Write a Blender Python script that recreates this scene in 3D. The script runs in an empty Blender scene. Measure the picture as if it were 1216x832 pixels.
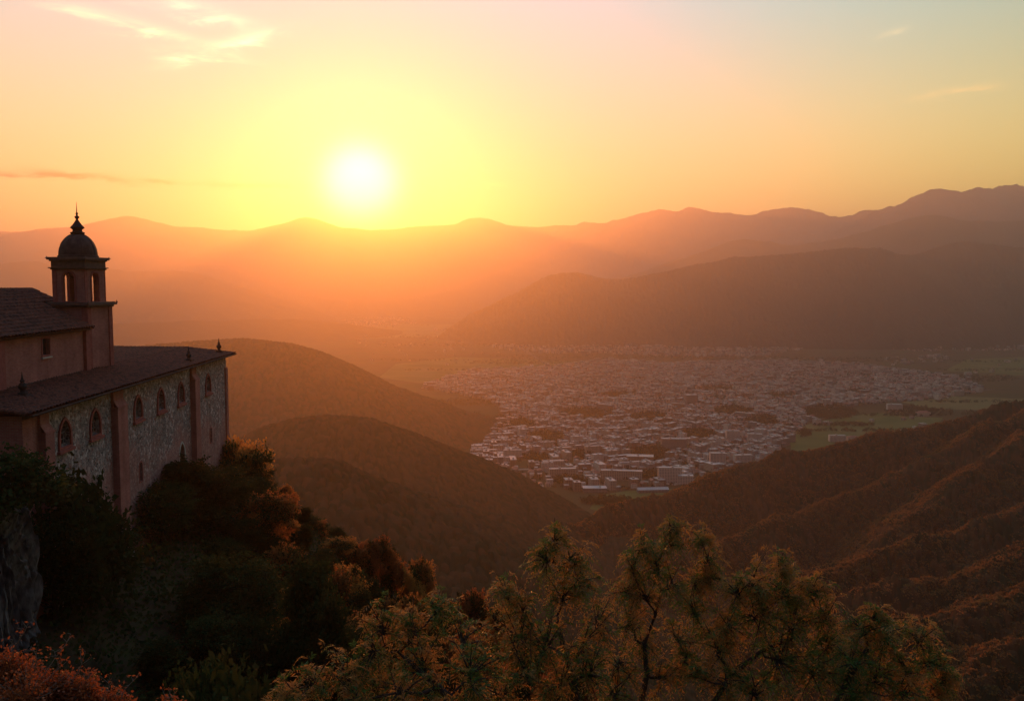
import bpy, bmesh, math, random
import numpy as np
from mathutils import Vector, Matrix, Euler

R = math.radians
scene = bpy.context.scene
C = scene.collection

# ------------------------------------------------------------------ camera
W_PX, H_PX, F_PX = 1216.0, 832.0, 1050.0
HORIZON = 336.0
CAM_Z = 400.0
PITCH = math.atan((416.0 - HORIZON) / F_PX)
cam_data = bpy.data.cameras.new('camera')
cam = bpy.data.objects.new('camera', cam_data)
C.objects.link(cam)
cam.location = (0, 0, CAM_Z)
cam.rotation_euler = (R(90) - PITCH, 0, 0)
cam_data.sensor_width = 36.0
cam_data.lens = 36.0 * F_PX / W_PX
cam_data.clip_start = 0.1
cam_data.clip_end = 200000
scene.camera = cam

# ------------------------------------------------------------------ sun and sky
SUN_EL = math.atan((HORIZON - 224) / F_PX)
SUN_AZ = math.atan((430 - 608) / F_PX)            # negative = left of the view
SUN_DIR = Vector((math.sin(SUN_AZ) * math.cos(SUN_EL), math.cos(SUN_AZ) * math.cos(SUN_EL), math.sin(SUN_EL)))
sun_data = bpy.data.lights.new('sun', 'SUN')
sun_data.energy = 5.0
sun_data.color = (1.0, 0.272, 0.03)
sun_data.angle = R(0.6)
sun = bpy.data.objects.new('sun', sun_data)
C.objects.link(sun)
sun.rotation_euler = SUN_DIR.to_track_quat('Z', 'Y').to_euler()

HAZE_DENSITY, HAZE_G, HAZE_TOP = 0.00012, 0.78, 1780.0
SKY_STRENGTH = 0.012
world = bpy.data.worlds.new('World')
scene.world = world
world.use_nodes = True
wn, wl = world.node_tree.nodes, world.node_tree.links
wn.clear()
w_out = wn.new('ShaderNodeOutputWorld')
w_bg = wn.new('ShaderNodeBackground')
w_sky = wn.new('ShaderNodeTexSky')
w_sky.sky_type = 'NISHITA'
w_sky.sun_disc = False
w_sky.sun_elevation = SUN_EL
w_sky.sun_rotation = SUN_AZ
w_sky.altitude = 400
w_sky.air_density = 1.0
w_sky.dust_density = 1.5
w_sky.ozone_density = 1.0
w_tc = wn.new('ShaderNodeTexCoord')

def wnode(kind, **kw):
    n = wn.new(kind)
    for k, v in kw.items():
        setattr(n, k, v)
    return n

def wmath(op, a, b=None, clamp=False):
    n = wn.new('ShaderNodeMath'); n.operation = op; n.use_clamp = clamp
    for i, v in enumerate((a, b)):
        if v is None: continue
        if isinstance(v, (int, float)): n.inputs[i].default_value = v
        else: wl.new(v, n.inputs[i])
    return n.outputs[0]

def wvmath(op, a, b=None, out='Vector'):
    n = wn.new('ShaderNodeVectorMath'); n.operation = op
    for i, v in enumerate((a, b)):
        if v is None: continue
        if isinstance(v, (tuple, Vector)): n.inputs[i].default_value = tuple(v)
        else: wl.new(v, n.inputs[i])
    return n.outputs[out]

def wscale(col, fac):
    n = wn.new('ShaderNodeVectorMath'); n.operation = 'SCALE'
    if isinstance(col, (tuple, list)): n.inputs[0].default_value = tuple(col)
    else: wl.new(col, n.inputs[0])
    if isinstance(fac, (int, float)): n.inputs['Scale'].default_value = fac
    else: wl.new(fac, n.inputs['Scale'])
    return n.outputs[0]

w_dir = wvmath('NORMALIZE', w_tc.outputs['Generated'])
w_dot = wvmath('DOT_PRODUCT', w_dir, SUN_DIR, out='Value')
w_sep = wn.new('ShaderNodeSeparateXYZ'); wl.new(w_dir, w_sep.inputs[0])
w_ang = wmath('ARCCOSINE', wmath('MINIMUM', w_dot, 0.9999995))      # angle from the sun, radians

def lobe(width, power=1.0):
    """exp(-(angle/width)^power): the circumsolar glow of a dusty sky"""
    x = wmath('POWER', wmath('DIVIDE', w_ang, width), power)
    return wmath('EXPONENT', wmath('MULTIPLY', x, -1.0))

w_el = wmath('ARCSINE', w_sep.outputs[2])                                # elevation, radians
w_up = wmath('MAXIMUM', w_el, 0.0)
# dusty air glows round the sun, amber low over the horizon and paler higher up
def low(h, p=1.3):
    return wmath('EXPONENT', wmath('MULTIPLY', wmath('POWER', wmath('DIVIDE', wmath('ABSOLUTE', w_el), h), p), -1.0))
SKY_TERMS = [
    ('overhead', (0.15, 0.17, 0.26), lambda: wmath('MINIMUM', wmath('MAXIMUM', wmath('DIVIDE', wmath('SUBTRACT', w_el, R(24)), R(30)), 0.0), 1.0)),
    ('disc', (1.9, 1.8, 1.6), lambda: lobe(R(2.25), 3.0)),
    ('halo', (0.30, 0.26, 0.16), lambda: lobe(R(4.0), 1.5)),
    ('pale', (0.0, 0.0, 0.15), lambda: lobe(R(13), 2.0)),
    ('low_far', (0.20, 0.0, 0.0), lambda: wmath('MULTIPLY', low(R(9.0)), lobe(R(50), 2.0))),
    ('far', (1.38, 0.81, 0.01), lambda: wmath('MULTIPLY', wmath('MULTIPLY', low(R(11.0), 2.0), lobe(R(75), 2.0)), wmath('SUBTRACT', 1.0, lobe(R(22), 2.0)))),
    ('far_wide', (0.36, 0.42, 0.05), lambda: wmath('MULTIPLY', low(R(22.0), 2.0), wmath('MULTIPLY', lobe(R(75), 2.0), wmath('SUBTRACT', 1.0, lobe(R(22), 2.0))))),
    ('upper', (0.12, 0.50, 0.75), lambda: wmath('MULTIPLY', wmath('MULTIPLY', wmath('MINIMUM', wmath('DIVIDE', w_up, R(20.0)), 1.0), lobe(R(55), 2.0)), wmath('SUBTRACT', 1.0, wmath('MULTIPLY', lobe(R(13), 2.0), 0.7)))),
]
total = wscale(w_sky.outputs[0], SKY_STRENGTH)
for _nm, _col, _f in SKY_TERMS:
    total = wvmath('ADD', total, wscale(_col, _f()))
# thin clouds, each at its own bearing and height: (bearing x, y, half length, half width, tilt, colour, veil)
CLOUDS = [
    (160, 31, 72, 7, 10, (0.5, 0.50, 0.16), 1), (215, 8, 62, 9, 8, (0.5, 0.50, 0.2), 1), (265, 56, 50, 8, -20, (0.55, 0.55, 0.22), 1), (305, 44, 30, 4, -18, (0.4, 0.36, 0.16), 1), (238, 66, 40, 6, 2, (0.5, 0.46, 0.18), 1),
    (88, 209, 46, 4.5, 2, None, 1.5), (188, 213, 18, 3, 3, None, 0.6), (275, 220, 56, 4, -1, None, 0.6), (5, 208, 14, 3, 0, None, 1.2), (325, 214, 30, 5, -6, (0.3, 0.30, 0.02), 1),
    (1137, 109, 34, 4, -4, (0.5, 0.16, 0.0), 1), (1060, 39, 14, 3.5, -15, (0.3, 0.16, 0.04), 1), (560, 219, 36, 2.5, 0, (0.3, 0.25, 0.0), 1),
]
w_az = wmath('ARCTAN2', w_sep.outputs[0], w_sep.outputs[1])
w_comb = wn.new('ShaderNodeCombineXYZ'); wl.new(wmath('MULTIPLY', w_az, 14.0), w_comb.inputs[0]); wl.new(wmath('MULTIPLY', w_el, 60.0), w_comb.inputs[1])
w_nz = wn.new('ShaderNodeTexNoise'); w_nz.inputs['Scale'].default_value = 1.0; w_nz.inputs['Detail'].default_value = 7; w_nz.inputs['Roughness'].default_value = 0.62; w_nz.inputs['Distortion'].default_value = 0.6
wl.new(w_comb.outputs[0], w_nz.inputs['Vector'])
w_fiber = wmath('POWER', wmath('MULTIPLY', w_nz.outputs['Fac'], 1.75), 4.0)
w_wob = wmath('MULTIPLY', wmath('SUBTRACT', w_nz.outputs['Fac'], 0.5), 0.026)
for cx, cy, rx, ry, tilt, ccol, amt in CLOUDS:
    fy_ = math.cos(PITCH) - (cy - 416) / F_PX * math.sin(PITCH); fz_ = -math.sin(PITCH) - (cy - 416) / F_PX * math.cos(PITCH); dx_ = (cx - 608) / F_PX
    az0, el0 = math.atan2(dx_, fy_), math.atan2(fz_, math.hypot(dx_, fy_))
    a = wmath('MULTIPLY', wmath('SUBTRACT', w_az, az0), math.cos(el0)); b = wmath('ADD', wmath('SUBTRACT', w_el, el0), w_wob)
    ct, st = math.cos(R(tilt)), math.sin(R(tilt))
    u = wmath('SUBTRACT', wmath('MULTIPLY', a, ct), wmath('MULTIPLY', b, st)); v = wmath('ADD', wmath('MULTIPLY', a, st), wmath('MULTIPLY', b, ct))
    d2 = wmath('ADD', wmath('POWER', wmath('ABSOLUTE', wmath('DIVIDE', u, rx / F_PX)), 2.5), wmath('POWER', wmath('ABSOLUTE', wmath('DIVIDE', v, ry / F_PX)), 2.0))
    mk = wmath('MULTIPLY', wmath('EXPONENT', wmath('MULTIPLY', d2, -1.0)), wmath('MINIMUM', w_fiber, 1.6))
    if ccol: total = wvmath('ADD', total, wscale(ccol, mk))
    else: total = wscale(total, wmath('MAXIMUM', wmath('SUBTRACT', 1.0, wmath('MULTIPLY', mk, amt)), 0.08))

wl.new(total, w_bg.inputs['Color'])
w_bg.inputs['Strength'].default_value = 1.0
wl.new(w_bg.outputs[0], w_out.inputs['Surface'])
world.cycles.sampling_method = 'MANUAL'
world.cycles.sample_map_resolution = 2048

scene.view_settings.view_transform = 'Standard'
scene.view_settings.look = 'None'
scene.view_settings.exposure = 0.5
scene.view_settings.gamma = 1.0
scene.view_settings.use_curve_mapping = False
scene.render.engine = 'CYCLES'
scene.cycles.use_denoising = True
scene.cycles.denoiser = 'OPENIMAGEDENOISE'
scene.cycles.volume_bounces = 1
scene.cycles.max_bounces = 6
scene.cycles.diffuse_bounces = 2
scene.cycles.glossy_bounces = 2
scene.cycles.transmission_bounces = 2
scene.cycles.transparent_max_bounces = 8
scene.cycles.sample_clamp_indirect = 6.0
scene.cycles.caustics_reflective = False
scene.cycles.caustics_refractive = False

rng = np.random.default_rng(7)
random.seed(7)

# ------------------------------------------------------------------ helpers
def at(px, py, Y):
    """the point that lies Y metres ahead of the viewpoint in the direction of a measured bearing"""
    dx, dd = (px - 608.0) / F_PX, (py - 416.0) / F_PX
    fy = math.cos(PITCH) - dd * math.sin(PITCH)
    fz = -math.sin(PITCH) - dd * math.cos(PITCH)
    return Vector((dx / fy * Y, Y, CAM_Z + fz / fy * Y))

def ground_at(px, py, z=0.0):
    dx, dd = (px - 608.0) / F_PX, (py - 416.0) / F_PX
    fy = math.cos(PITCH) - dd * math.sin(PITCH)
    fz = -math.sin(PITCH) - dd * math.cos(PITCH)
    Y = (z - CAM_Z) / fz * fy
    return Vector((dx / fy * Y, Y, z))

def to_px(X, Y, Z):
    X, Y, Z = np.asarray(X, float), np.asarray(Y, float), np.asarray(Z, float) - CAM_Z
    f = Y * math.cos(PITCH) - Z * math.sin(PITCH)
    u = Y * math.sin(PITCH) + Z * math.cos(PITCH)
    return 608 + F_PX * X / f, 416 - F_PX * u / f

def link(name, me, mat=None, parent=None):
    o = bpy.data.objects.new(name, me)
    C.objects.link(o)
    if mat is not None:
        for m in (mat if isinstance(mat, (list, tuple)) else [mat]):
            me.materials.append(m)
    if parent is not None:
        o.parent = parent
    return o

def tag(o, label=None, cat=None, group=None, kind=None):
    if label: o['label'] = label
    if cat: o['category'] = cat
    if group: o['group'] = group
    if kind: o['kind'] = kind
    return o

def empty(name, loc=(0, 0, 0), rz=0.0):
    o = bpy.data.objects.new(name, None)
    o.empty_display_size = 0.5
    C.objects.link(o)
    o.location = loc
    o.rotation_euler = (0, 0, rz)
    return o

def copy_tree(o, parent=None):
    c = o.copy(); C.objects.link(c)
    if parent is not None: c.parent = parent
    for ch in [k for k in o.children]:
        copy_tree(ch, c)
    return c

def np_mesh(name, verts, faces, smooth=False, mat_index=None):
    """faces: (n,3) or (n,4) integer array"""
    me = bpy.data.meshes.new(name)
    verts = np.asarray(verts, np.float32); faces = np.asarray(faces, np.int32)
    n, k = faces.shape
    me.vertices.add(len(verts)); me.vertices.foreach_set('co', verts.ravel())
    me.loops.add(n * k); me.loops.foreach_set('vertex_index', faces.ravel())
    me.polygons.add(n)
    me.polygons.foreach_set('loop_start', np.arange(0, n * k, k, dtype=np.int32))
    me.polygons.foreach_set('loop_total', np.full(n, k, np.int32))
    if smooth: me.polygons.foreach_set('use_smooth', np.ones(n, bool))
    if mat_index is not None: me.polygons.foreach_set('material_index', np.asarray(mat_index, np.int32))
    me.update(calc_edges=True)
    return me

def hash2(ix, iy, seed=0):
    h = (ix.astype(np.int64) * 374761393 + iy.astype(np.int64) * 668265263 + seed * 974634777) & 0xffffffff
    h = ((h ^ (h >> 13)) * 1274126177) & 0xffffffff
    h = h ^ (h >> 16)
    return (h & 0xffffff) / float(0xffffff)

def vnoise(x, y, seed=0):
    ix, iy = np.floor(x), np.floor(y)
    fx, fy = x - ix, y - iy
    fx, fy = fx * fx * (3 - 2 * fx), fy * fy * (3 - 2 * fy)
    a, b = hash2(ix, iy, seed), hash2(ix + 1, iy, seed)
    c, d = hash2(ix, iy + 1, seed), hash2(ix + 1, iy + 1, seed)
    return (a * (1 - fx) + b * fx) * (1 - fy) + (c * (1 - fx) + d * fx) * fy

def fbm(x, y, scale, octaves=5, seed=0, gain=0.5):
    s, amp, tot = np.zeros_like(x, dtype=float), 1.0, 0.0
    f = 1.0 / scale
    for k in range(octaves):
        s += amp * (vnoise(x * f + 17.3 * k, y * f - 9.1 * k, seed + k) * 2 - 1); tot += amp
        amp *= gain; f *= 2.03
    return s / tot

def ridged(x, y, scale, octaves=4, seed=0):
    s, amp, tot = np.zeros_like(x, dtype=float), 1.0, 0.0
    f = 1.0 / scale
    for k in range(octaves):
        n = 1 - np.abs(vnoise(x * f + 11.7 * k, y * f + 5.3 * k, seed + k) * 2 - 1)
        s += amp * n * n; tot += amp; amp *= 0.5; f *= 2.07
    return s / tot

def canopy(x, y, cell, seed=0, rmin=0.45, rmax=0.75):
    """height (0..1) of a closed forest canopy: one dome per jittered cell, returned with a per-crown random"""
    best = np.zeros_like(x); rid = np.zeros_like(x)
    gx, gy = np.floor(x / cell), np.floor(y / cell)
    for ox in (-1, 0, 1):
        for oy in (-1, 0, 1):
            cx, cy = gx + ox, gy + oy
            px = (cx + 0.1 + 0.8 * hash2(cx, cy, seed)) * cell
            py = (cy + 0.1 + 0.8 * hash2(cx, cy, seed + 1)) * cell
            rr = (rmin + (rmax - rmin) * hash2(cx, cy, seed + 2)) * cell
            hh = 0.55 + 0.45 * hash2(cx, cy, seed + 3)
            d2 = ((x - px) ** 2 + (y - py) ** 2) / rr ** 2
            v = hh * np.sqrt(np.clip(1 - d2, 0, 1))
            m = v > best
            best = np.where(m, v, best); rid = np.where(m, hash2(cx, cy, seed + 4), rid)
    return best, rid

# ------------------------------------------------------------------ materials
def new_mat(name):
    m = bpy.data.materials.new(name); m.use_nodes = True
    nt = m.node_tree; nt.nodes.clear()
    out = nt.nodes.new('ShaderNodeOutputMaterial')
    return m, nt, out

def noisy_mat(name, cols, scale=5.0, rough=0.85, spec=0.3, bump=0.0, bump_scale=None, translucent=0.0, detail=6.0,
              object_random=0.0, attr=None, coords='Object', stretch=None, metallic=0.0, tr_col=None):
    """Principled surface whose colour wanders through cols with a noise in object space"""
    m, nt, out = new_mat(name)
    N, L = nt.nodes, nt.links
    b = N.new('ShaderNodeBsdfPrincipled')
    b.inputs['Roughness'].default_value = rough
    b.inputs['Specular IOR Level'].default_value = spec
    b.inputs['Metallic'].default_value = metallic
    tc = N.new('ShaderNodeTexCoord')
    vec = tc.outputs[coords]
    if stretch:
        mp = N.new('ShaderNodeMapping'); mp.inputs['Scale'].default_value = stretch
        L.new(vec, mp.inputs[0]); vec = mp.outputs[0]
    no = N.new('ShaderNodeTexNoise'); no.inputs['Scale'].default_value = scale; no.inputs['Detail'].default_value = detail
    L.new(vec, no.inputs['Vector'])
    ramp = N.new('ShaderNodeValToRGB')
    el = ramp.color_ramp.elements
    while len(el) < len(cols): el.new(0.5)
    for i, c in enumerate(cols):
        el[i].position = 0.3 + 0.4 * i / max(1, len(cols) - 1)
        el[i].color = (*c, 1)
    fac = no.outputs['Fac']
    if attr:
        at_ = N.new('ShaderNodeAttribute'); at_.attribute_name = attr
        mx = N.new('ShaderNodeMath'); mx.operation = 'MULTIPLY_ADD'
        L.new(at_.outputs['Fac'], mx.inputs[0]); mx.inputs[1].default_value = 0.4
        sb = N.new('ShaderNodeMath'); sb.operation = 'MULTIPLY_ADD'
        L.new(fac, sb.inputs[0]); sb.inputs[1].default_value = 0.7; sb.inputs[2].default_value = -0.05
        L.new(sb.outputs[0], mx.inputs[2]); fac = mx.outputs[0]
    L.new(fac, ramp.inputs['Fac'])
    col = ramp.outputs['Color']
    if object_random:
        oi = N.new('ShaderNodeObjectInfo')
        hs = N.new('ShaderNodeHueSaturation')
        mr = N.new('ShaderNodeMapRange'); mr.inputs['To Min'].default_value = 1 - object_random; mr.inputs['To Max'].default_value = 1 + object_random
        L.new(oi.outputs['Random'], mr.inputs['Value']); L.new(mr.outputs[0], hs.inputs['Value']); L.new(col, hs.inputs['Color'])
        mr2 = N.new('ShaderNodeMapRange'); mr2.inputs['To Min'].default_value = 0.5 - 0.06 * object_random; mr2.inputs['To Max'].default_value = 0.5 + 0.06 * object_random
        L.new(oi.outputs['Random'], mr2.inputs['Value']); L.new(mr2.outputs[0], hs.inputs['Hue'])
        col = hs.outputs[0]
    L.new(col, b.inputs['Base Color'])
    if bump:
        nb = N.new('ShaderNodeTexNoise'); nb.inputs['Scale'].default_value = bump_scale or scale * 6; nb.inputs['Detail'].default_value = 5
        L.new(vec, nb.inputs['Vector'])
        bp = N.new('ShaderNodeBump'); bp.inputs['Strength'].default_value = bump; bp.inputs['Distance'].default_value = 0.05
        L.new(nb.outputs['Fac'], bp.inputs['Height']); L.new(bp.outputs[0], b.inputs['Normal'])
    if translucent:
        tr = N.new('ShaderNodeBsdfTranslucent')
        if tr_col:
            mxc = N.new('ShaderNodeMix'); mxc.data_type = 'RGBA'; mxc.blend_type = 'MULTIPLY'; mxc.inputs['Factor'].default_value = 1.0
            L.new(col, mxc.inputs['A']); mxc.inputs['B'].default_value = (*tr_col, 1); L.new(mxc.outputs['Result'], tr.inputs['Color'])
        else:
            L.new(col, tr.inputs['Color'])
        mx = N.new('ShaderNodeMixShader'); mx.inputs[0].default_value = translucent
        L.new(b.outputs[0], mx.inputs[1]); L.new(tr.outputs[0], mx.inputs[2]); L.new(mx.outputs[0], out.inputs['Surface'])
    else:
        L.new(b.outputs[0], out.inputs['Surface'])
    return m

# ================================================================== LAND
def seg_height(X, Y, line, slope, round_r=60.0, slope_left=None):
    """height of a ridge whose crest follows the 3-D polyline and falls away with the given slope"""
    best = np.full(X.shape, -1e9)
    for a, b in zip(line[:-1], line[1:]):
        ax, ay, az = a; bx, by, bz = b
        dx, dy = bx - ax, by - ay
        L2 = dx * dx + dy * dy + 1e-9
        t = np.clip(((X - ax) * dx + (Y - ay) * dy) / L2, 0, 1)
        d = np.hypot(X - (ax + t * dx), Y - (ay + t * dy))
        z = az + t * (bz - az)
        h = z - slope * (np.sqrt(d * d + round_r * round_r) - round_r)
        best = np.maximum(best, h)
    return best

def crest(*pts):
    """crest polyline from (bearing x, bearing y, distance ahead), smoothed"""
    P = [at(*p) for p in pts]
    out = []
    n = len(P)
    for i in range(n - 1):
        p0, p1, p2, p3 = P[max(i - 1, 0)], P[i], P[i + 1], P[min(i + 2, n - 1)]
        for k in range(4):
            t = k / 4
            out.append(0.5 * ((2 * p1) + (p2 - p0) * t + (2 * p0 - 5 * p1 + 4 * p2 - p3) * t * t + (3 * p1 - p0 - 3 * p2 + p3) * t ** 3))
    out.append(P[-1])
    return [tuple(p) for p in out]

def smax(hs, k=10.0):
    m = np.max(hs, axis=0)
    s = sum(np.exp(np.clip((h - m) / k, -40, 0)) for h in hs)
    return m + k * np.log(s)

def polar_patch(name, px0, px1, r0, r1, na, nr, hfun, mat, floor=-2.5, power=1.0):
    """a hill as one continuous height sheet on a fan-shaped grid; what lies under the plain is trimmed off"""
    a0, a1 = math.atan((px0 - 608) / F_PX), math.atan((px1 - 608) / F_PX)
    az = np.linspace(a0, a1, na)
    rr = r0 * (r1 / r0) ** (np.linspace(0, 1, nr) ** power)
    A, Rr = np.meshgrid(az, rr, indexing='ij')
    X, Y = Rr * np.sin(A), Rr * np.cos(A)
    Z, rid = hfun(X, Y)
    Z[0, :] = Z[-1, :] = Z[:, 0] = Z[:, -1] = floor
    idx = np.arange(na * nr).reshape(na, nr)
    f = np.stack([idx[:-1, :-1], idx[1:, :-1], idx[1:, 1:], idx[:-1, 1:]], -1).reshape(-1, 4)
    zf = Z.ravel()
    keep = zf[f].max(axis=1) > floor
    f = f[keep]
    V = np.stack([X.ravel(), Y.ravel(), np.maximum(zf, floor)], -1)
    used = np.unique(f); remap = np.full(len(V), -1); remap[used] = np.arange(len(used))
    V = V[used]; f = remap[f]
    f = f[:, ::-1]
    me = np_mesh(name, V, f, smooth=True)
    if rid is not None:
        a = me.attributes.new('tone', 'FLOAT', 'POINT')
        a.data.foreach_set('value', rid.ravel()[used].astype(np.float32))
    o = link(name, me, mat)
    tag(o, kind='structure')
    return o

M = {}
M['plain'] = noisy_mat('plain_soil_grass', [(0.05, 0.045, 0.02), (0.09, 0.065, 0.03), (0.06, 0.07, 0.025)], scale=0.004, rough=1.0, spec=0.0)
M['forest_far'] = noisy_mat('far_forest', [(0.035, 0.035, 0.02), (0.06, 0.045, 0.025)], scale=0.004, rough=0.95, spec=0.0)
M['forest_mid'] = noisy_mat('mid_forest', [(0.03, 0.032, 0.014), (0.065, 0.042, 0.02), (0.09, 0.045, 0.02)], scale=0.01, rough=0.9, spec=0.0, attr='tone')
M['forest_near'] = noisy_mat('autumn_forest', [(0.03, 0.028, 0.012), (0.075, 0.036, 0.016), (0.12, 0.045, 0.018)], scale=0.012, rough=0.9, spec=0.0, attr='tone')
M['leaf_hill'] = noisy_mat('hill_leaves', [(0.18, 0.09, 0.032), (0.30, 0.13, 0.045), (0.17, 0.12, 0.04)], scale=0.03, rough=0.8, spec=0.0, translucent=0.7)
M['rock_far'] = noisy_mat('mountain_rock', [(0.07, 0.06, 0.055), (0.11, 0.09, 0.08)], scale=0.002, rough=0.95, spec=0.0)

# the plain: one sheet reaching the horizon
def plain():
    xs = np.linspace(-26000, 26000, 53); ys = np.linspace(300, 32000, 60)
    X, Y = np.meshgrid(xs, ys, indexing='ij')
    Z = np.zeros_like(X)
    idx = np.arange(X.size).reshape(X.shape)
    f = np.stack([idx[:-1, :-1], idx[1:, :-1], idx[1:, 1:], idx[:-1, 1:]], -1).reshape(-1, 4)
    o = link('valley_floor', np_mesh('valley_floor', np.stack([X.ravel(), Y.ravel(), Z.ravel()], -1), f), M['plain'])
    tag(o, kind='structure')
plain()

# far ranges
def far_range(name, pts, slope, seed, px0, px1, r0, r1, na, nr, amp=60, rs=150, mat='forest_far', nsc=900, rg=0.0, extra=None):
    lines = [crest(*p) for p in pts]
    def hf(X, Y):
        h = smax([seg_height(X, Y, l, slope, rs) for l in lines], 25)
        h = h + amp * fbm(X, Y, nsc, 7, seed, 0.58) + rg * (ridged(X, Y, nsc * 0.8, 5, seed + 9) - 0.6)
        return h, fbm(X, Y, nsc / 3, 3, seed + 5) * 0.5 + 0.5
    return polar_patch(name, px0, px1, r0, r1, na, nr, hf, M[mat])

far_range('far_mountains', [[(1700, 214, 11200), (1400, 214, 11100), (1300, 216, 11000), (1216, 223, 11000), (1200, 218, 11000), (1175, 223, 11000), (1162, 221, 11000), (1150, 227, 11000), (1138, 229, 11000), (1115, 224, 11000), (1095, 232, 11200), (1070, 245, 11500), (1030, 249, 12000),
                             (985, 254, 12500), (930, 247, 12900), (905, 251, 13000), (880, 255, 13200), (850, 251, 13400), (825, 246, 13500), (805, 252, 13500), (790, 249, 13600), (755, 254, 13700), (735, 258, 13800), (690, 266, 14000), (600, 290, 14200)]],
          0.42, 31, 470, 1760, 7000, 17500, 1100, 280, amp=34, rs=25, nsc=600, rg=95, mat='rock_far')
far_range('distant_mountains', [[(-460, 262, 14500), (-260, 262, 14500), (-100, 268, 14500), (0, 273, 14500), (60, 270, 14500), (110, 264, 14500), (140, 258, 14500), (155, 257, 14500), (180, 263, 14500), (215, 269, 14500), (260, 271, 14500), (300, 272, 14500), (335, 266, 14500), (352, 263, 14500), (368, 258, 14500), (395, 267, 14500), (440, 272, 14600), (500, 268, 14700),
                                 (540, 266, 14700), (570, 259, 14700), (600, 266, 14700), (640, 268, 14500), (700, 266, 14500), (760, 270, 14500), (860, 285, 14500), (1000, 300, 14500)]],
          0.34, 51, -520, 1160, 9500, 18500, 1000, 240, amp=22, rs=40, nsc=900, rg=60)
far_range('shoulder_mountains', [[(1700, 285, 8700), (1500, 285, 8700), (1300, 262, 8700), (1180, 262, 8800), (1120, 257, 8800), (1095, 256, 8800), (1060, 266, 8900), (1000, 281, 9000), (950, 288, 9100), (900, 284, 9200), (870, 287, 9300), (820, 303, 9400), (740, 330, 9700), (680, 360, 9900)]],
          0.42, 71, 560, 1760, 6200, 12000, 700, 180, amp=24, rs=50, nsc=700, rg=45)
far_range('west_mountains', [[(-460, 318, 8800), (-260, 318, 8800), (-80, 325, 8900), (-20, 315, 9000), (25, 309, 9000), (60, 314, 9000), (95, 322, 9000), (130, 320, 9100), (160, 322, 9200), (215, 321, 9300), (240, 327, 9400), (270, 339, 9500), (310, 354, 9600), (360, 368, 9700)]],
          0.34, 91, -520, 520, 6200, 12500, 500, 180, amp=20, rs=60, nsc=800, rg=40)
far_range('low_west_hills', [[(-400, 372, 5600), (-200, 372, 5600), (-60, 378, 5700), (60, 384, 5800), (150, 382, 6000), (240, 380, 6300), (320, 379, 6600), (380, 381, 6900), (440, 388, 7200)]],
          0.2, 93, -520, 660, 4400, 9000, 380, 110, amp=16, rs=120, nsc=600, rg=25)

def forest_hill(name, lines, slope, seed, px0, px1, r0, r1, na, nr, cell=9.0, tree=7.0, amp=10, nsc=260, rg=0.0, rs=40, mat='forest_mid', k=8, gully=None, power=1.0, big=0.0, sub=0.0, tufts=None):
    lines = [crest(*p) for p in lines]
    def hf(X, Y):
        h = smax([seg_height(X, Y, l, slope, rs) for l in lines], k)
        if rg: h = h + rg * (ridged(X, Y, nsc, 4, seed + 3) - 0.55)
        h = h + amp * fbm(X, Y, nsc, 5, seed)
        c, rid = canopy(X + 3 * fbm(X, Y, 15, 2, seed + 8), Y, cell, seed)
        m = np.clip(h / 20.0, 0, 1)
        h = h + tree * (c - 0.2) * m * (0.75 + 0.5 * (fbm(X, Y, 60, 3, seed + 6) * 0.5 + 0.5))
        if sub: h = h + sub * fbm(X, Y, cell * 0.35, 2, seed + 12) * m
        return h, rid
    o = polar_patch(name, px0, px1, r0, r1, na, nr, hf, M[mat], power=power)
    if tufts:                                         # loose leafy tops over the closed canopy
        n, mt, size, rmax = tufts
        g = np.random.default_rng(seed)
        a = g.uniform(math.atan((px0 - 608) / F_PX), math.atan((min(px1, 1300) - 608) / F_PX), n * 4)
        r = np.sqrt(g.uniform(r0 * r0, rmax * rmax, n * 4))
        X, Y = r * np.sin(a), r * np.cos(a)
        c, _ = canopy(X + 3 * fbm(X, Y, 15, 2, seed + 8), Y, cell, seed)
        Z, _ = hf(X, Y)
        ok = (Z > 8) & (c > 0.35) & (fbm(X, Y, 45, 4, seed + 31) + g.uniform(-0.35, 0.35, len(X)) > -0.02)
        X, Y, Z = X[ok][:n], Y[ok][:n], Z[ok][:n]
        k = 4; K = len(X) * k; i = np.repeat(np.arange(len(X)), k)
        def ru(m):
            v = g.normal(size=(m, 3)); return v / np.linalg.norm(v, axis=1, keepdims=True)
        u = ru(K); u[:, 2] = np.abs(u[:, 2])
        P = np.stack([X[i], Y[i], Z[i]], -1) + u * g.uniform(0.2, 1.6, K)[:, None]
        D = ru(K); Nn = ru(K); S = np.cross(D, Nn); S /= np.linalg.norm(S, axis=1, keepdims=True)
        L_ = (size * (g.uniform(0.35, 1.5, K) ** 1.3))[:, None]
        V = np.stack([P - D * L_ * .5, P + S * L_ * .4, P + D * L_ * .5, P - S * L_ * .4], 1).reshape(-1, 3)
        t = link(name + '_treetops', np_mesh(name + '_treetops', V, np.arange(K * 4).reshape(-1, 4)), M[mt])
        tag(t, 'leafy treetops of the wood covering the ' + name.replace('_', ' '), 'treetops', kind='stuff')
    return o

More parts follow.
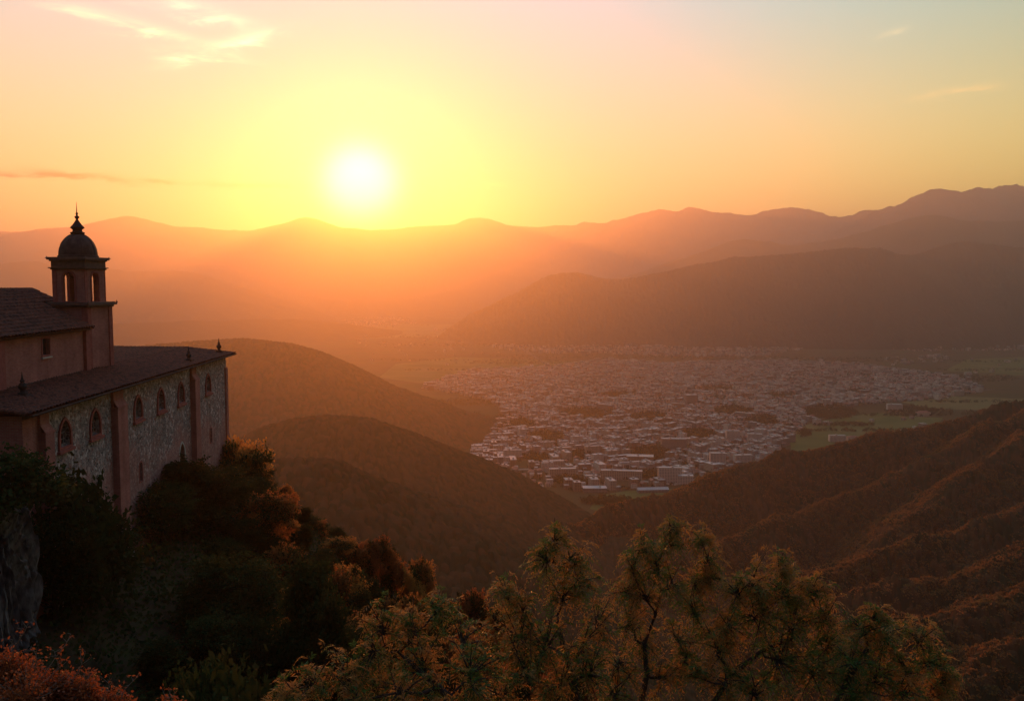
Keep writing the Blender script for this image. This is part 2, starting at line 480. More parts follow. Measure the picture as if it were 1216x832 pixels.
# the broad dark hill across the valley
forest_hill('wooded_hill', [[(1560, 300, 6700), (1400, 312, 6600), (1300, 302, 6500), (1216, 297, 6500), (1150, 289, 6600), (1110, 294, 6600), (1080, 303, 6400), (1040, 296, 6200), (985, 297, 6200), (930, 302, 6200), (870, 308, 6200), (820, 316, 6200), (750, 328, 6200),
                             (715, 329, 6200), (690, 324, 6200), (660, 325, 6200), (640, 333, 6250), (615, 347, 6300), (585, 362, 6350), (555, 378, 6400)],
                            [(1040, 296, 6200), (1000, 345, 5900), (960, 385, 5750)], [(870, 308, 6200), (840, 350, 5950), (800, 382, 5800)], [(1216, 297, 6500), (1190, 350, 6000), (1160, 392, 5700)]],
            0.78, 111, 440, 1560, 4800, 8800, 1000, 280, cell=24, tree=11, amp=12, nsc=700, rg=50, rs=60, mat='forest_far', k=20)
# the hills to the left of the town
forest_hill('left_far_hill', [[(60, 440, 2300), (160, 414, 2300), (225, 404, 2300), (285, 401, 2300), (330, 406, 2300), (370, 419, 2300), (410, 440, 2320), (450, 455, 2350), (500, 474, 2400), (550, 489, 2450), (592, 500, 2500), (630, 515, 2520)]],
            0.55, 131, -60, 680, 1750, 3100, 900, 260, cell=10, tree=6, amp=8, nsc=400, rg=16, rs=60)
forest_hill('left_middle_hill', [[(120, 590, 1180), (200, 560, 1180), (260, 538, 1180), (300, 518, 1190), (335, 502, 1200), (390, 492, 1200), (430, 498, 1210), (470, 511, 1230), (510, 528, 1260), (560, 548, 1300), (610, 572, 1330), (660, 600, 1320), (700, 622, 1270), (740, 645, 1210), (790, 672, 1140)]],
            0.62, 151, 60, 800, 900, 1800, 1000, 260, cell=7, tree=4.0, amp=7, nsc=300, rg=12, rs=30)
forest_hill('left_near_hill', [[(150, 600, 700), (220, 572, 700), (280, 554, 700), (330, 546, 700), (370, 548, 705), (410, 560, 715), (450, 575, 730), (490, 592, 750), (530, 612, 780), (580, 640, 820), (640, 675, 870), (700, 705, 900), (760, 730, 920)],
                               [(490, 592, 750), (540, 628, 700), (600, 668, 690), (650, 705, 700)]],
            0.62, 171, 60, 900, 520, 1150, 1000, 260, cell=6.5, tree=4.0, amp=6, nsc=220, rg=12, rs=22, sub=0.6)
# the long spurred hillside on the right, each spur running down to the left towards the viewer
RIGHT = [
    [(1560, 400, 1750), (1400, 425, 1700), (1300, 452, 1650), (1216, 478, 1600), (1170, 490, 1570), (1120, 503, 1550), (1060, 514, 1540), (1000, 524, 1540), (950, 534, 1530), (900, 548, 1500), (840, 566, 1440), (780, 586, 1360), (735, 604, 1300), (695, 622, 1240), (660, 645, 1170)],
    [(1400, 430, 1650), (1300, 462, 1560), (1216, 492, 1480), (1150, 520, 1420), (1080, 552, 1370), (1000, 590, 1300), (920, 622, 1220), (840, 648, 1140), (760, 672, 1080), (700, 690, 1030)],
    [(1400, 446, 1500), (1300, 482, 1400), (1216, 519, 1310), (1132, 577, 1190), (1090, 608, 1140), (1050, 640, 1100), (980, 676, 1060), (900, 705, 1000), (820, 735, 940)],
    [(1420, 530, 1240), (1300, 566, 1130), (1216, 594, 1060), (1155, 621, 1010), (1092, 641, 970), (1007, 672, 930), (940, 702, 900), (860, 740, 880)],
    [(1420, 600, 1020), (1300, 632, 920), (1216, 657, 860), (1141, 681, 820), (1074, 693, 800), (994, 708, 780), (920, 745, 750)],
    [(1420, 655, 840), (1300, 682, 770), (1216, 704, 720), (1155, 724, 690), (1087, 736, 665), (1040, 760, 640), (980, 800, 610)],
    [(1420, 715, 700), (1300, 742, 640), (1216, 764, 600), (1163, 777, 575), (1120, 800, 550), (1070, 835, 525)],
    [(1420, 790, 560), (1300, 815, 520), (1216, 828, 490), (1150, 850, 470)],
]
forest_hill('right_hillside', RIGHT, 0.80, 191, 560, 1500, 330, 2300, 1500, 640, cell=8, tree=8, amp=5, nsc=140, rg=30, rs=9, mat='forest_near', k=6, sub=1.0, tufts=(120000, 'leaf_hill', 1.35, 1750))

# ================================================================== MATERIALS OF THE MONASTERY
def masonry(name, kind):
    m, nt, out = new_mat(name)
    N, L = nt.nodes, nt.links
    b = N.new('ShaderNodeBsdfPrincipled'); b.inputs['Roughness'].default_value = 0.92; b.inputs['Specular IOR Level'].default_value = 0.15
    tc = N.new('ShaderNodeTexCoord'); sp = N.new('ShaderNodeSeparateXYZ'); L.new(tc.outputs['Object'], sp.inputs[0])
    ad = N.new('ShaderNodeMath'); ad.operation = 'ADD'; L.new(sp.outputs[0], ad.inputs[0]); L.new(sp.outputs[1], ad.inputs[1])
    cb = N.new('ShaderNodeCombineXYZ'); L.new(ad.outputs[0], cb.inputs[0]); L.new(sp.outputs[2], cb.inputs[1])
    br = N.new('ShaderNodeTexBrick'); L.new(cb.outputs[0], br.inputs['Vector'])
    br.inputs['Scale'].default_value = 1.0; br.inputs['Brick Width'].default_value = 0.34; br.inputs['Row Height'].default_value = 0.11
    br.inputs['Mortar Size'].default_value = 0.014; br.inputs['Bias'].default_value = -0.1
    br.inputs['Color1'].default_value = (0.38, 0.115, 0.095, 1); br.inputs['Color2'].default_value = (0.48, 0.17, 0.14, 1); br.inputs['Mortar'].default_value = (0.36, 0.25, 0.22, 1)
    nz = N.new('ShaderNodeTexNoise'); nz.inputs['Scale'].default_value = 0.45; nz.inputs['Detail'].default_value = 7; nz.inputs['Roughness'].default_value = 0.65
    L.new(tc.outputs['Object'], nz.inputs['Vector'])
    def mix(a, bb, fac, mode='MIX'):
        n = N.new('ShaderNodeMix'); n.data_type = 'RGBA'; n.blend_type = mode
        for i, v in (('A', a), ('B', bb)):
            if isinstance(v, tuple): n.inputs[i].default_value = (*v, 1)
            else: L.new(v, n.inputs[i])
        if isinstance(fac, float): n.inputs['Factor'].default_value = fac
        else: L.new(fac, n.inputs['Factor'])
        return n.outputs['Result']
    def rng_(v, a, b2, c=0.0, d=1.0):
        n = N.new('ShaderNodeMapRange'); n.inputs['From Min'].default_value = a; n.inputs['From Max'].default_value = b2
        n.inputs['To Min'].default_value = c; n.inputs['To Max'].default_value = d
        L.new(v, n.inputs['Value']); return n.outputs[0]
    grime = rng_(nz.outputs['Fac'], 0.35, 0.7, 0.72, 1.12)
    mp = N.new('ShaderNodeMapping'); mp.inputs['Scale'].default_value = (1.3, 1.3, 0.07); L.new(tc.outputs['Object'], mp.inputs[0])
    st = N.new('ShaderNodeTexNoise'); st.inputs['Scale'].default_value = 1.0; st.inputs['Detail'].default_value = 5; L.new(mp.outputs[0], st.inputs['Vector'])
    sm = N.new('ShaderNodeMath'); sm.operation = 'MULTIPLY'; L.new(grime, sm.inputs[0]); L.new(rng_(st.outputs['Fac'], 0.38, 0.62, 0.86, 1.06), sm.inputs[1])
    hs = N.new('ShaderNodeHueSaturation'); L.new(sm.outputs[0], hs.inputs['Value'])
    height = None
    if kind == 'brick':
        L.new(br.outputs['Color'], hs.inputs['Color']); bump_src = br.outputs['Fac']; inv = True
    else:
        # rubble stone: light lime mortar smeared between grey and brown stones, brick showing lower down
        wob = N.new('ShaderNodeTexNoise'); wob.inputs['Scale'].default_value = 2.2; wob.inputs['Detail'].default_value = 3
        L.new(tc.outputs['Object'], wob.inputs['Vector'])
        va = N.new('ShaderNodeVectorMath'); va.operation = 'MULTIPLY_ADD'
        L.new(wob.outputs['Color'], va.inputs[0]); va.inputs[1].default_value = (0.35, 0.35, 0.35); L.new(tc.outputs['Object'], va.inputs[2])
        vo = N.new('ShaderNodeTexVoronoi'); vo.inputs['Scale'].default_value = 4.2; L.new(va.outputs[0], vo.inputs['Vector'])
        ve = N.new('ShaderNodeTexVoronoi'); ve.feature = 'DISTANCE_TO_EDGE'; ve.inputs['Scale'].default_value = 4.2; L.new(va.outputs[0], ve.inputs['Vector'])
        sv = N.new('ShaderNodeSeparateColor'); L.new(vo.outputs['Color'], sv.inputs[0])
        rp = N.new('ShaderNodeValToRGB'); el = rp.color_ramp.elements
        for _ in range(3): el.new(0.5)
        for e, (p_, c) in zip(el, ((0.0, (0.07, 0.058, 0.06)), (0.3, (0.17, 0.14, 0.14)), (0.55, (0.30, 0.26, 0.26)), (0.75, (0.24, 0.11, 0.09)), (1.0, (0.60, 0.54, 0.53)))):
            e.position = p_; e.color = (*c, 1)
        L.new(sv.outputs[0], rp.inputs['Fac'])
        stone = mix((0.50, 0.44, 0.43), rp.outputs['Color'], rng_(ve.outputs['Distance'], 0.0, 0.07))
        n2 = N.new('ShaderNodeTexNoise'); n2.inputs['Scale'].default_value = 0.22; n2.inputs['Detail'].default_value = 6; n2.inputs['Roughness'].default_value = 0.6
        L.new(tc.outputs['Object'], n2.inputs['Vector'])
        zz = rng_(sp.outputs[2], 4.0, 12.5, 0.34, -0.20)
        aa = N.new('ShaderNodeMath'); aa.operation = 'ADD'; L.new(n2.outputs['Fac'], aa.inputs[0]); L.new(zz, aa.inputs[1])
        stone = mix(stone, mix(br.outputs['Color'], stone, 0.35), rng_(aa.outputs[0], 0.46, 0.64))
        L.new(stone, hs.inputs['Color']); bump_src = ve.outputs['Distance']
    L.new(hs.outputs[0], b.inputs['Base Color'])
    bp = N.new('ShaderNodeBump'); bp.inputs['Strength'].default_value = 0.6; bp.inputs['Distance'].default_value = 0.04
    if kind == 'brick': bp.invert = True
    L.new(bump_src, bp.inputs['Height']); L.new(bp.outputs[0], b.inputs['Normal'])
    L.new(b.outputs[0], out.inputs['Surface'])
    return m

M['brick'] = masonry('red_brick', 'brick')
M['rubble'] = masonry('rubble_stone', 'stone')
M['tile'] = noisy_mat('clay_tiles', [(0.03, 0.014, 0.010), (0.065, 0.026, 0.018), (0.14, 0.048, 0.03), (0.04, 0.028, 0.022)], scale=2.3, rough=0.85, spec=0.12, bump=0.3)
M['trim'] = noisy_mat('brick_trim', [(0.24, 0.07, 0.06), (0.34, 0.105, 0.09)], scale=3.0, rough=0.85, spec=0.2, bump=0.3)
M['limestone'] = noisy_mat('limestone', [(0.38, 0.34, 0.30), (0.50, 0.46, 0.42)], scale=2.0, rough=0.85, bump=0.3)
M['cornice'] = noisy_mat('dark_cornice', [(0.07, 0.05, 0.045), (0.12, 0.08, 0.07)], scale=2.5, rough=0.85, bump=0.3)
M['lead'] = noisy_mat('weathered_lead', [(0.035, 0.028, 0.028), (0.075, 0.055, 0.05)], scale=1.8, rough=0.8, spec=0.15, bump=0.2)
M['iron'] = noisy_mat('dark_iron', [(0.025, 0.02, 0.02), (0.05, 0.04, 0.036)], scale=6, rough=0.85, spec=0.1)
M['bronze'] = noisy_mat('old_bronze', [(0.06, 0.07, 0.04), (0.12, 0.09, 0.05)], scale=6, rough=0.5, metallic=0.7)
M['timber'] = noisy_mat('dark_timber', [(0.05, 0.032, 0.022), (0.09, 0.055, 0.035)], scale=4, rough=0.8, stretch=(1, 1, 0.2))
M['lattice'] = noisy_mat('pale_lattice', [(0.14, 0.13, 0.12), (0.22, 0.20, 0.19)], scale=5, rough=0.7)
M['glass'] = noisy_mat('dark_glass', [(0.012, 0.013, 0.016), (0.03, 0.03, 0.035)], scale=3, rough=0.12, spec=0.6)
M['rock'] = noisy_mat('cliff_rock', [(0.03, 0.028, 0.03), (0.08, 0.072, 0.075), (0.17, 0.155, 0.155), (0.05, 0.05, 0.04)], scale=1.6, rough=0.95, spec=0.1, bump=1.0, bump_scale=5, stretch=(1, 1, 0.45), detail=10)

class MB:
    """collects polygons and links them as one mesh object"""
    def __init__(self): self.v, self.f = [], []
    def poly(self, pts):
        n = len(self.v); self.v += [tuple(p) for p in pts]; self.f.append(tuple(range(n, n + len(pts))))
    def box(self, x0, x1, y0, y1, z0, z1):
        n = len(self.v)
        self.v += [(x0, y0, z0), (x1, y0, z0), (x1, y1, z0), (x0, y1, z0), (x0, y0, z1), (x1, y0, z1), (x1, y1, z1), (x0, y1, z1)]
        self.f += [tuple(n + i for i in q) for q in ((0, 3, 2, 1), (4, 5, 6, 7), (0, 1, 5, 4), (1, 2, 6, 5), (2, 3, 7, 6), (3, 0, 4, 7))]
    def lathe(self, prof, n=24, cx=0, cy=0, cz=0):
        k0 = len(self.v)
        for r, z in prof:
            for i in range(n):
                a = 2 * math.pi * i / n
                self.v.append((cx + r * math.cos(a), cy + r * math.sin(a), cz + z))
        for j in range(len(prof) - 1):
            for i in range(n):
                a, b = k0 + j * n + i, k0 + j * n + (i + 1) % n
                self.f.append((a, b, b + n, a + n))
        self.f.append(tuple(k0 + i for i in reversed(range(n))))
        self.f.append(tuple(k0 + (len(prof) - 1) * n + i for i in range(n)))
    def tube(self, pts, rad, n=6):
        pts = [Vector(p) for p in pts]; k0 = len(self.v); m = len(pts)
        ref = Vector((0.3, 0.2, 1)).normalized()
        for i, p in enumerate(pts):
            t = (pts[min(i + 1, m - 1)] - pts[max(i - 1, 0)]).normalized()
            u = t.cross(ref)
            if u.length < 0.05: u = t.cross(Vector((1, 0, 0)))
            u.normalize(); w = t.cross(u)
            r = rad[i] if isinstance(rad, (list, tuple)) else rad
            for j in range(n):
                a = 2 * math.pi * j / n
                self.v.append(tuple(p + u * (r * math.cos(a)) + w * (r * math.sin(a))))
        for i in range(m - 1):
            for j in range(n):
                a, b = k0 + i * n + j, k0 + i * n + (j + 1) % n
                self.f.append((a, b, b + n, a + n))
        self.f.append(tuple(k0 + j for j in reversed(range(n))))
        self.f.append(tuple(k0 + (m - 1) * n + j for j in range(n)))
    def build(self, name, mat, parent=None, smooth=False, bevel=0.0, fix=False):
        me = bpy.data.meshes.new(name); me.from_pydata(self.v, [], self.f)
        if fix or bevel:
            bm = bmesh.new(); bm.from_mesh(me)
            bmesh.ops.remove_doubles(bm, verts=bm.verts, dist=1e-4)
            bmesh.ops.recalc_face_normals(bm, faces=bm.faces)
            bm.to_mesh(me); bm.free()
        if smooth:
            me.polygons.foreach_set('use_smooth', np.ones(len(me.polygons), bool))
        me.update()
        o = link(name, me, mat, parent)
        if bevel:
            b = o.modifiers.new('bevel', 'BEVEL'); b.width = bevel; b.segments = 2; b.limit_method = 'ANGLE'
        return o

from mathutils.geometry import tessellate_polygon

def arch_outline(c, zb, zt, w, pointed=True, n=7):
    """opening outline in (s, z), counter-clockwise, sill first"""
    h = w / 2; pts = [(c - h, zb), (c + h, zb)]
    if pointed:
        rise = min(w * 0.72, zt - zb - 0.2); zs = zt - rise
        Rr = (h * h + rise * rise) / (2 * h)
        for i in range(n + 1):
            z = rise * i / n
            x = h - Rr + math.sqrt(max(Rr * Rr - z * z, 0))
            pts.append((c + x, zs + z))
        for i in range(n - 1, -1, -1):
            z = rise * i / n
            x = h - Rr + math.sqrt(max(Rr * Rr - z * z, 0))
            pts.append((c - x, zs + z))
    else:
        zs = zt - h
        for i in range(2 * n + 1):
            a = math.pi * i / (2 * n)
            pts.append((c + h * math.cos(a), zs + h * math.sin(a)))
    return pts

def holed_face(mb, outer, holes, place, depth, inward):
    """flat wall face with real openings; place(s, z, d) -> 3-D point, d metres behind the face"""
    tri = tessellate_polygon([[Vector((s, z, 0)) for s, z in outer]] + [[Vector((s, z, 0)) for s, z in h] for h in holes])
    allp = list(outer) + [p for h in holes for p in h]
    for t in tri:
        mb.poly([place(*allp[i], 0) for i in t])
    for h in holes:
        for i in range(len(h)):
            a, b = h[i], h[(i + 1) % len(h)]
            mb.poly([place(*a, 0), place(*b, 0), place(*b, depth), place(*a, depth)])

def ring(mb, inner, outer, place, d0, d1):
    """solid frame between two outlines of the same length, from depth d0 (behind) to d1 (in front)"""
    n = len(inner)
    for i in range(n):
        j = (i + 1) % n
        a, b, c, d = inner[i], inner[j], outer[j], outer[i]
        mb.poly([place(*a, d1), place(*b, d1), place(*c, d1), place(*d, d1)])
        mb.poly([place(*a, d0), place(*a, d1), place(*b, d1), place(*b, d0)][::-1])
        mb.poly([place(*d, d1), place(*d, d0), place(*c, d0), place(*c, d1)][::-1])

def tiled(mb, corner, u, v, nu_m, nv_m, pitch=0.50, row=0.6, amp=0.17, thick=0.10, seg=6, skew=None, trim=None):
    """roof slope of rounded clay tiles: u runs along the eave, v runs up the slope; both metres"""
    corner, u, v = Vector(corner), Vector(u).normalized(), Vector(v).normalized()
    n = u.cross(v).normalized()
    if n.z < 0: n = -n
    nu, nv = int(nu_m / pitch) * seg, max(2, int(nv_m / row))
    jit = np.random.default_rng(int(nu_m * 100) % 9973)
    offs = jit.normal(0, 0.008, (nu // seg + 2, nv + 1)); sag = jit.normal(0, 0.012, nu // (seg * 8) + 3)
    k0 = len(mb.v)
    P = []
    for j in range(nv + 1):
        for step in (0, 1):
            if j == nv and step == 1: continue
            vv = nv_m * (j + (0.93 if step else 0)) / nv
            lift = 0.06 if step == 0 else 0.0
            for i in range(nu + 1):
                a = i / seg
                wv = (abs(math.sin(math.pi * a)) ** 0.7) * amp
                x = nu_m * i / nu
                q = i / (seg * 8)
                s_ = 1.6 * sag[int(q)] * (1 - q % 1) + sag[int(q) + 1] * (q % 1)
                p = corner + u * x + v * (vv + offs[int(a)][j]) + n * (thick + wv + lift + s_ + offs[int(a)][min(j, nv)])
                P.append(p)
    rows = len(P) // (nu + 1)
    mb.v += [tuple(p) for p in P]
    for r in range(rows - 1):
        for i in range(nu):
            a = k0 + r * (nu + 1) + i
            if trim and not trim(P[a - k0]): continue
            mb.f.append((a, a + 1, a + nu + 2, a + nu + 1))
    # boarded underside and the edges
    c2 = [corner, corner + u * nu_m, corner + u * nu_m + v * nv_m, corner + v * nv_m]
    up = [p + n * (thick + 0.01) for p in c2]
    mb.poly([tuple(p) for p in c2][::-1])
    for a in range(4):
        b = (a + 1) % 4
        mb.poly([tuple(c2[a]), tuple(c2[b]), tuple(up[b]), tuple(up[a])])

WX, WRZ = -31.54, math.atan(0.0503)
S0, ZB = 62.0, -25.5        # near corner of the wing, and its foot below the viewpoint
def wing_root(name):
    p = Vector((WX - S0 * math.sin(WRZ), S0 * math.cos(WRZ), CAM_Z + ZB))
    return empty(name, p, WRZ)
def zc(z): return z - ZB            # height below the viewpoint -> local height
def sy(s): return s - S0

# ------------------------------------------------------------------ the long wing
def build_wing():
    root = wing_root('monastery_wing')
    tag(root, 'long rubble stone wing with pointed windows and red brick buttresses on the slope', 'building')
    L_ = 115.0 - S0; top = zc(-9.35)
    wins = [(68.5, -10.35, -13.05), (74.15, -10.4, -13.12), (83.9, -10.5, -13.2), (90.2, -10.55, -13.3), (96.6, -10.65, -13.4), (106.75, -10.8, -13.5)]
    slots = [(74.3, -17.3, -19.0), (84.2, -17.2, -19.05), (107.5, -17.7, -19.5)]
    place = lambda s, z, d: (-d, s, z)
    holes, w_in = [], []
    for c, zt, zb in wins:
        h = arch_outline(sy(c), zc(zb) + 0.34, zc(zt) - 0.30, 1.75); holes.append(h); w_in.append(h)
    s_in = []
    for c, zt, zb in slots:
        h = arch_outline(sy(c), zc(zb), zc(zt), 0.72, pointed=False, n=4); holes.append(h); s_in.append(h)
    door = arch_outline(sy(96.5), zc(-22.6), zc(-17.6), 1.7, pointed=True); holes.append(door)
    mb = MB()
    holed_face(mb, [(0, 0), (L_, 0), (L_, top), (0, top)], holes, place, 0.55, None)
    mb.poly([(-0.0, L_, 0), (-16, L_, 0), (-16, L_, top + .6), (-8, L_, top + .6), (-0.0, L_, top)])
    mb.build('wall', M['rubble'], root)
    e = MB()                                                     # the near end wall is brick
    e.poly([(-16, 0, 0), (-2.6, 0, 0), (-2.6, 0, top + 0.5), (-16, 0, top + 0.5)])
    e.build('end_wall', M['brick'], root)
    q = MB(); q.box(-2.6, 0.06, -0.06, 2.15, 0, top - 0.02); q.build('corner_pier', M['brick'], root)
    for a, b, p in ((64.15, 65.55, 0.6), (77.6, 79.85, 0.6), (99.9, 101.6, 0.6), (114.2, 115.1, 0.2)):
        m_ = MB(); zt = zc(-10.95)
        m_.box(-0.02, p, sy(a), sy(b), 0.9, zt)
        if p > 0.3:
            m_.poly([(p, sy(a), zt), (p, sy(b), zt), (0.25, sy(b), zt + 0.55), (0.25, sy(a), zt + 0.55)])
            m_.box(-0.02, 0.25, sy(a) + .01, sy(b) - .01, zt, top - 0.03)
            m_.box(0.0, p + 0.05, sy(a) - 0.05, sy(b) + 0.05, zt - 0.12, zt + 0.003)
        o = m_.build('buttress', M['brick'], root)
        f = MB(); f.box(-0.02, p + 0.14, sy(a) - 0.14, sy(b) + 0.14, -1.5, 1.45); f.box(-0.02, p + 0.07, sy(a) - 0.07, sy(b) + 0.07, 1.45, 1.62)
        f.build('plinth', M['limestone'], o, bevel=0.03)
    for h, (c, zt, zb) in zip(w_in, wins):
        outer = arch_outline(sy(c), zc(zb) + 0.12, zc(zt) - 0.06, 2.28)
        f = MB(); ring(f, h, outer, place, 0.0, -0.13)
        win = f.build('window', M['trim'], root)
        s_ = MB(); s_.box(-0.3, 0.26, sy(c) - 1.35, sy(c) + 1.35, zc(zb) - 0.12, zc(zb) + 0.118); s_.build('sill', M['trim'], win, bevel=0.02)
        g = MB(); g.poly([place(*p, 0.42) for p in h]); g.build('pane', M['glass'], win)
        l_ = MB()
        for dx in (-0.44, 0.0, 0.44):
            l_.box(-0.37, -0.29, sy(c) + dx - 0.045, sy(c) + dx + 0.045, zc(zb) + 0.35, zc(zt) - 0.55 - abs(dx) * 0.9)
        for k in range(3):
            z = zc(zb) + 0.85 + 0.5 * k
            l_.box(-0.36, -0.30, sy(c) - 0.85 + (0.25 if k == 2 else 0), sy(c) + 0.85 - (0.25 if k == 2 else 0), z - 0.03, z + 0.03)
        l_.box(-0.36, -0.28, sy(c) - 0.85, sy(c) + 0.85, zc(zb) + 0.34, zc(zb) + 0.50)
        l_.build('lattice', M['lattice'], win)
    for h, (c, zt, zb) in zip(s_in, slots):
        outer = arch_outline(sy(c), zc(zb) - 0.10, zc(zt) + 0.14, 1.02, pointed=False, n=4)
        f = MB(); ring(f, h, outer, place, 0.0, -0.04); sl = f.build('slit_window', M['limestone'] if c < 80 else M['trim'], root)
        g = MB(); g.poly([place(*p, 0.45) for p in h]); g.build('pane', M['glass'], sl)
    outer = arch_outline(sy(96.5), zc(-22.6) - 0.1, zc(-17.35), 2.15)
    f = MB(); ring(f, door, outer, place, 0.0, -0.06); d = f.build('door', M['limestone'], root)
    g = MB(); g.poly([place(*p, 0.40) for p in door]); g.build('door_leaf', M['timber'], d)
    # roof: a low slope of clay tiles with a wide eave, nearly level behind the tower
    r = MB()
    ue, ve = (0, 1, 0), (-6.1, 0, 0.72)
    tiled(r, (1.08, -0.75, zc(-9.27)), ue, ve, L_ + 1.6, 6.14)
    tiled(r, (-5.02, 25.4, zc(-8.55)), ue, (-11, 0, 0.12), L_ - 24.55, 11.3, row=0.5)
    tiled(r, (-5.02, -0.75, zc(-8.6)), ue, (-11, 0, 0.35), 2.3, 11.3, row=0.5)
    roof = r.build('roof', M['tile'], root)
    c = MB()                                                       # moulded brick cornice under the eave
    c.box(0.0, 0.22, -0.06, L_ + 0.2, top - 0.28, top - 0.02); c.box(0.0, 0.50, -0.2, L_ + 0.4, top - 0.02, top + 0.14)
    c.build('cornice', M['cornice'], root)
    g = MB(); g.tube([(1.12, -0.75, zc(-9.27)), (1.12, L_ + 0.85, zc(-9.27))], 0.085, 8); g.build('gutter', M['iron'], roof)
    prof = [(0.34, 0), (0.34, 0.10), (0.20, 0.16), (0.15, 0.30), (0.27, 0.42), (0.31, 0.58), (0.20, 0.76), (0.11, 0.86), (0.18, 0.95), (0.10, 1.06), (0.05, 1.25), (0.015, 1.62)]
    for s, w, sc in ((67.6, -2.6, 1.05), (100.9, -0.35, 0.98), (113.6, -0.45, 1.05)):
        z = zc(-9.27) + 0.118 * (1.08 - w) + 0.08
        f = MB(); f.box(w - 0.42, w + 0.42, sy(s) - 0.42, sy(s) + 0.42, z - 0.15, z + 0.28)
        f.lathe([(a * sc, b * sc) for a, b in prof], 16, w, sy(s), z + 0.28)
        if s < 70: f.lathe([(1.15, 0), (0.75, 0.22), (0.36, 0.34)], 4, w, sy(s), z - 0.05)
        f.build('finial', M['iron'], roof)
    return root
build_wing()

# ------------------------------------------------------------------ the church nave above it
def build_nave():
    root = wing_root('church_nave')
    tag(root, 'red brick church nave with a steep tiled roof rising behind the bell tower', 'building')
    a, b = -8.0, sy(85.15)
    zb, zt = zc(-9.4), zc(-4.25)
    hole = [(sy(76.75) - 0.65, zc(-6.2)), (sy(76.75) + 0.65, zc(-6.2)), (sy(76.75) + 0.65, zc(-4.8)), (sy(76.75) - 0.65, zc(-4.8))]
    place = lambda s, z, d: (-5.0 - d, s, z)
    mb = MB(); holed_face(mb, [(a, zb), (b, zb), (b, zt), (a, zt)], [hole], place, 0.45, None)
    e = sy(89.2)
    mb.poly([(-5, a, zb), (-19, a, zb), (-19, a, zt), (-12, a, zc(-0.75)), (-5, a, zt)])
    mb.poly([(-9.4, e, zb), (-19, e, zb), (-19, e, zt), (-12, e, zc(-0.75)), (-9.4, e, zc(-2.05))])
    mb.poly([(-5, b, zb), (-9.4, b, zb), (-9.4, b, zc(-2.05)), (-5, b, zt)])
    mb.poly([(-19, a, zb), (-19, e, zb), (-19, e, zt), (-19, a, zt)])
    mb.build('wall', M['brick'], root)
    p = MB(); p.box(-5.02, -4.7, sy(67.7), sy(69.4), zb, zt); p.build('pilaster', M['trim'], root)
    p = MB(); p.box(-5.02, -4.7, sy(84.2), sy(85.1), zb, zt); p.build('pilaster', M['trim'], root)
    big = [(hole[0][0] - .16, hole[0][1] - .16), (hole[1][0] + .16, hole[1][1] - .16), (hole[2][0] + .16, hole[2][1] + .16), (hole[3][0] - .16, hole[3][1] + .16)]
    f = MB(); ring(f, hole, big, place, 0.0, -0.05); w = f.build('window', M['trim'], root)
    g = MB(); g.poly([place(*q, 0.3) for q in hole]); g.build('pane', M['glass'], w)
    s = MB(); s.box(-5.2, -4.85, hole[0][0] - .25, hole[1][0] + .25, hole[0][1] - .30, hole[0][1] - .165); s.build('sill', M['limestone'], w)
    k = MB(); k.box(-5.0, -4.86, a, b, zb, zc(-8.3)); k.build('flashing', M['lead'], root)
    r = MB()
    tiled(r, (-4.35, a - .4, zc(-4.35)), (0, 1, 0), (-7.65, 0, 3.62), b - a + 0.45, 8.46, pitch=0.54)
    tiled(r, (-9.35, b + .05, zc(-1.98)), (0, 1, 0), (-2.65, 0, 1.254), e - b + 0.3, 2.93, pitch=0.54)
    tiled(r, (-19.65, a - .4, zc(-4.35)), (0, 1, 0), (7.65, 0, 3.62), e - a + 0.75, 8.46, pitch=0.54)
    roof = r.build('roof', M['tile'], root)
    t = MB(); n = int((e - a) / 0.45)
    for i in range(n + 1):
        y = a - .35 + 0.45 * i
        t.tube([(-12, y, zc(-0.62)), (-12, y + 0.48, zc(-0.59))], [0.13, 0.16], 8)
    t.build('ridge_tiles', M['tile'], roof)
    c = MB(); c.box(-5.0, -4.62, a - .2, b - .02, zt - 0.22, zt + 0.02); c.build('cornice', M['cornice'], root)
build_nave()

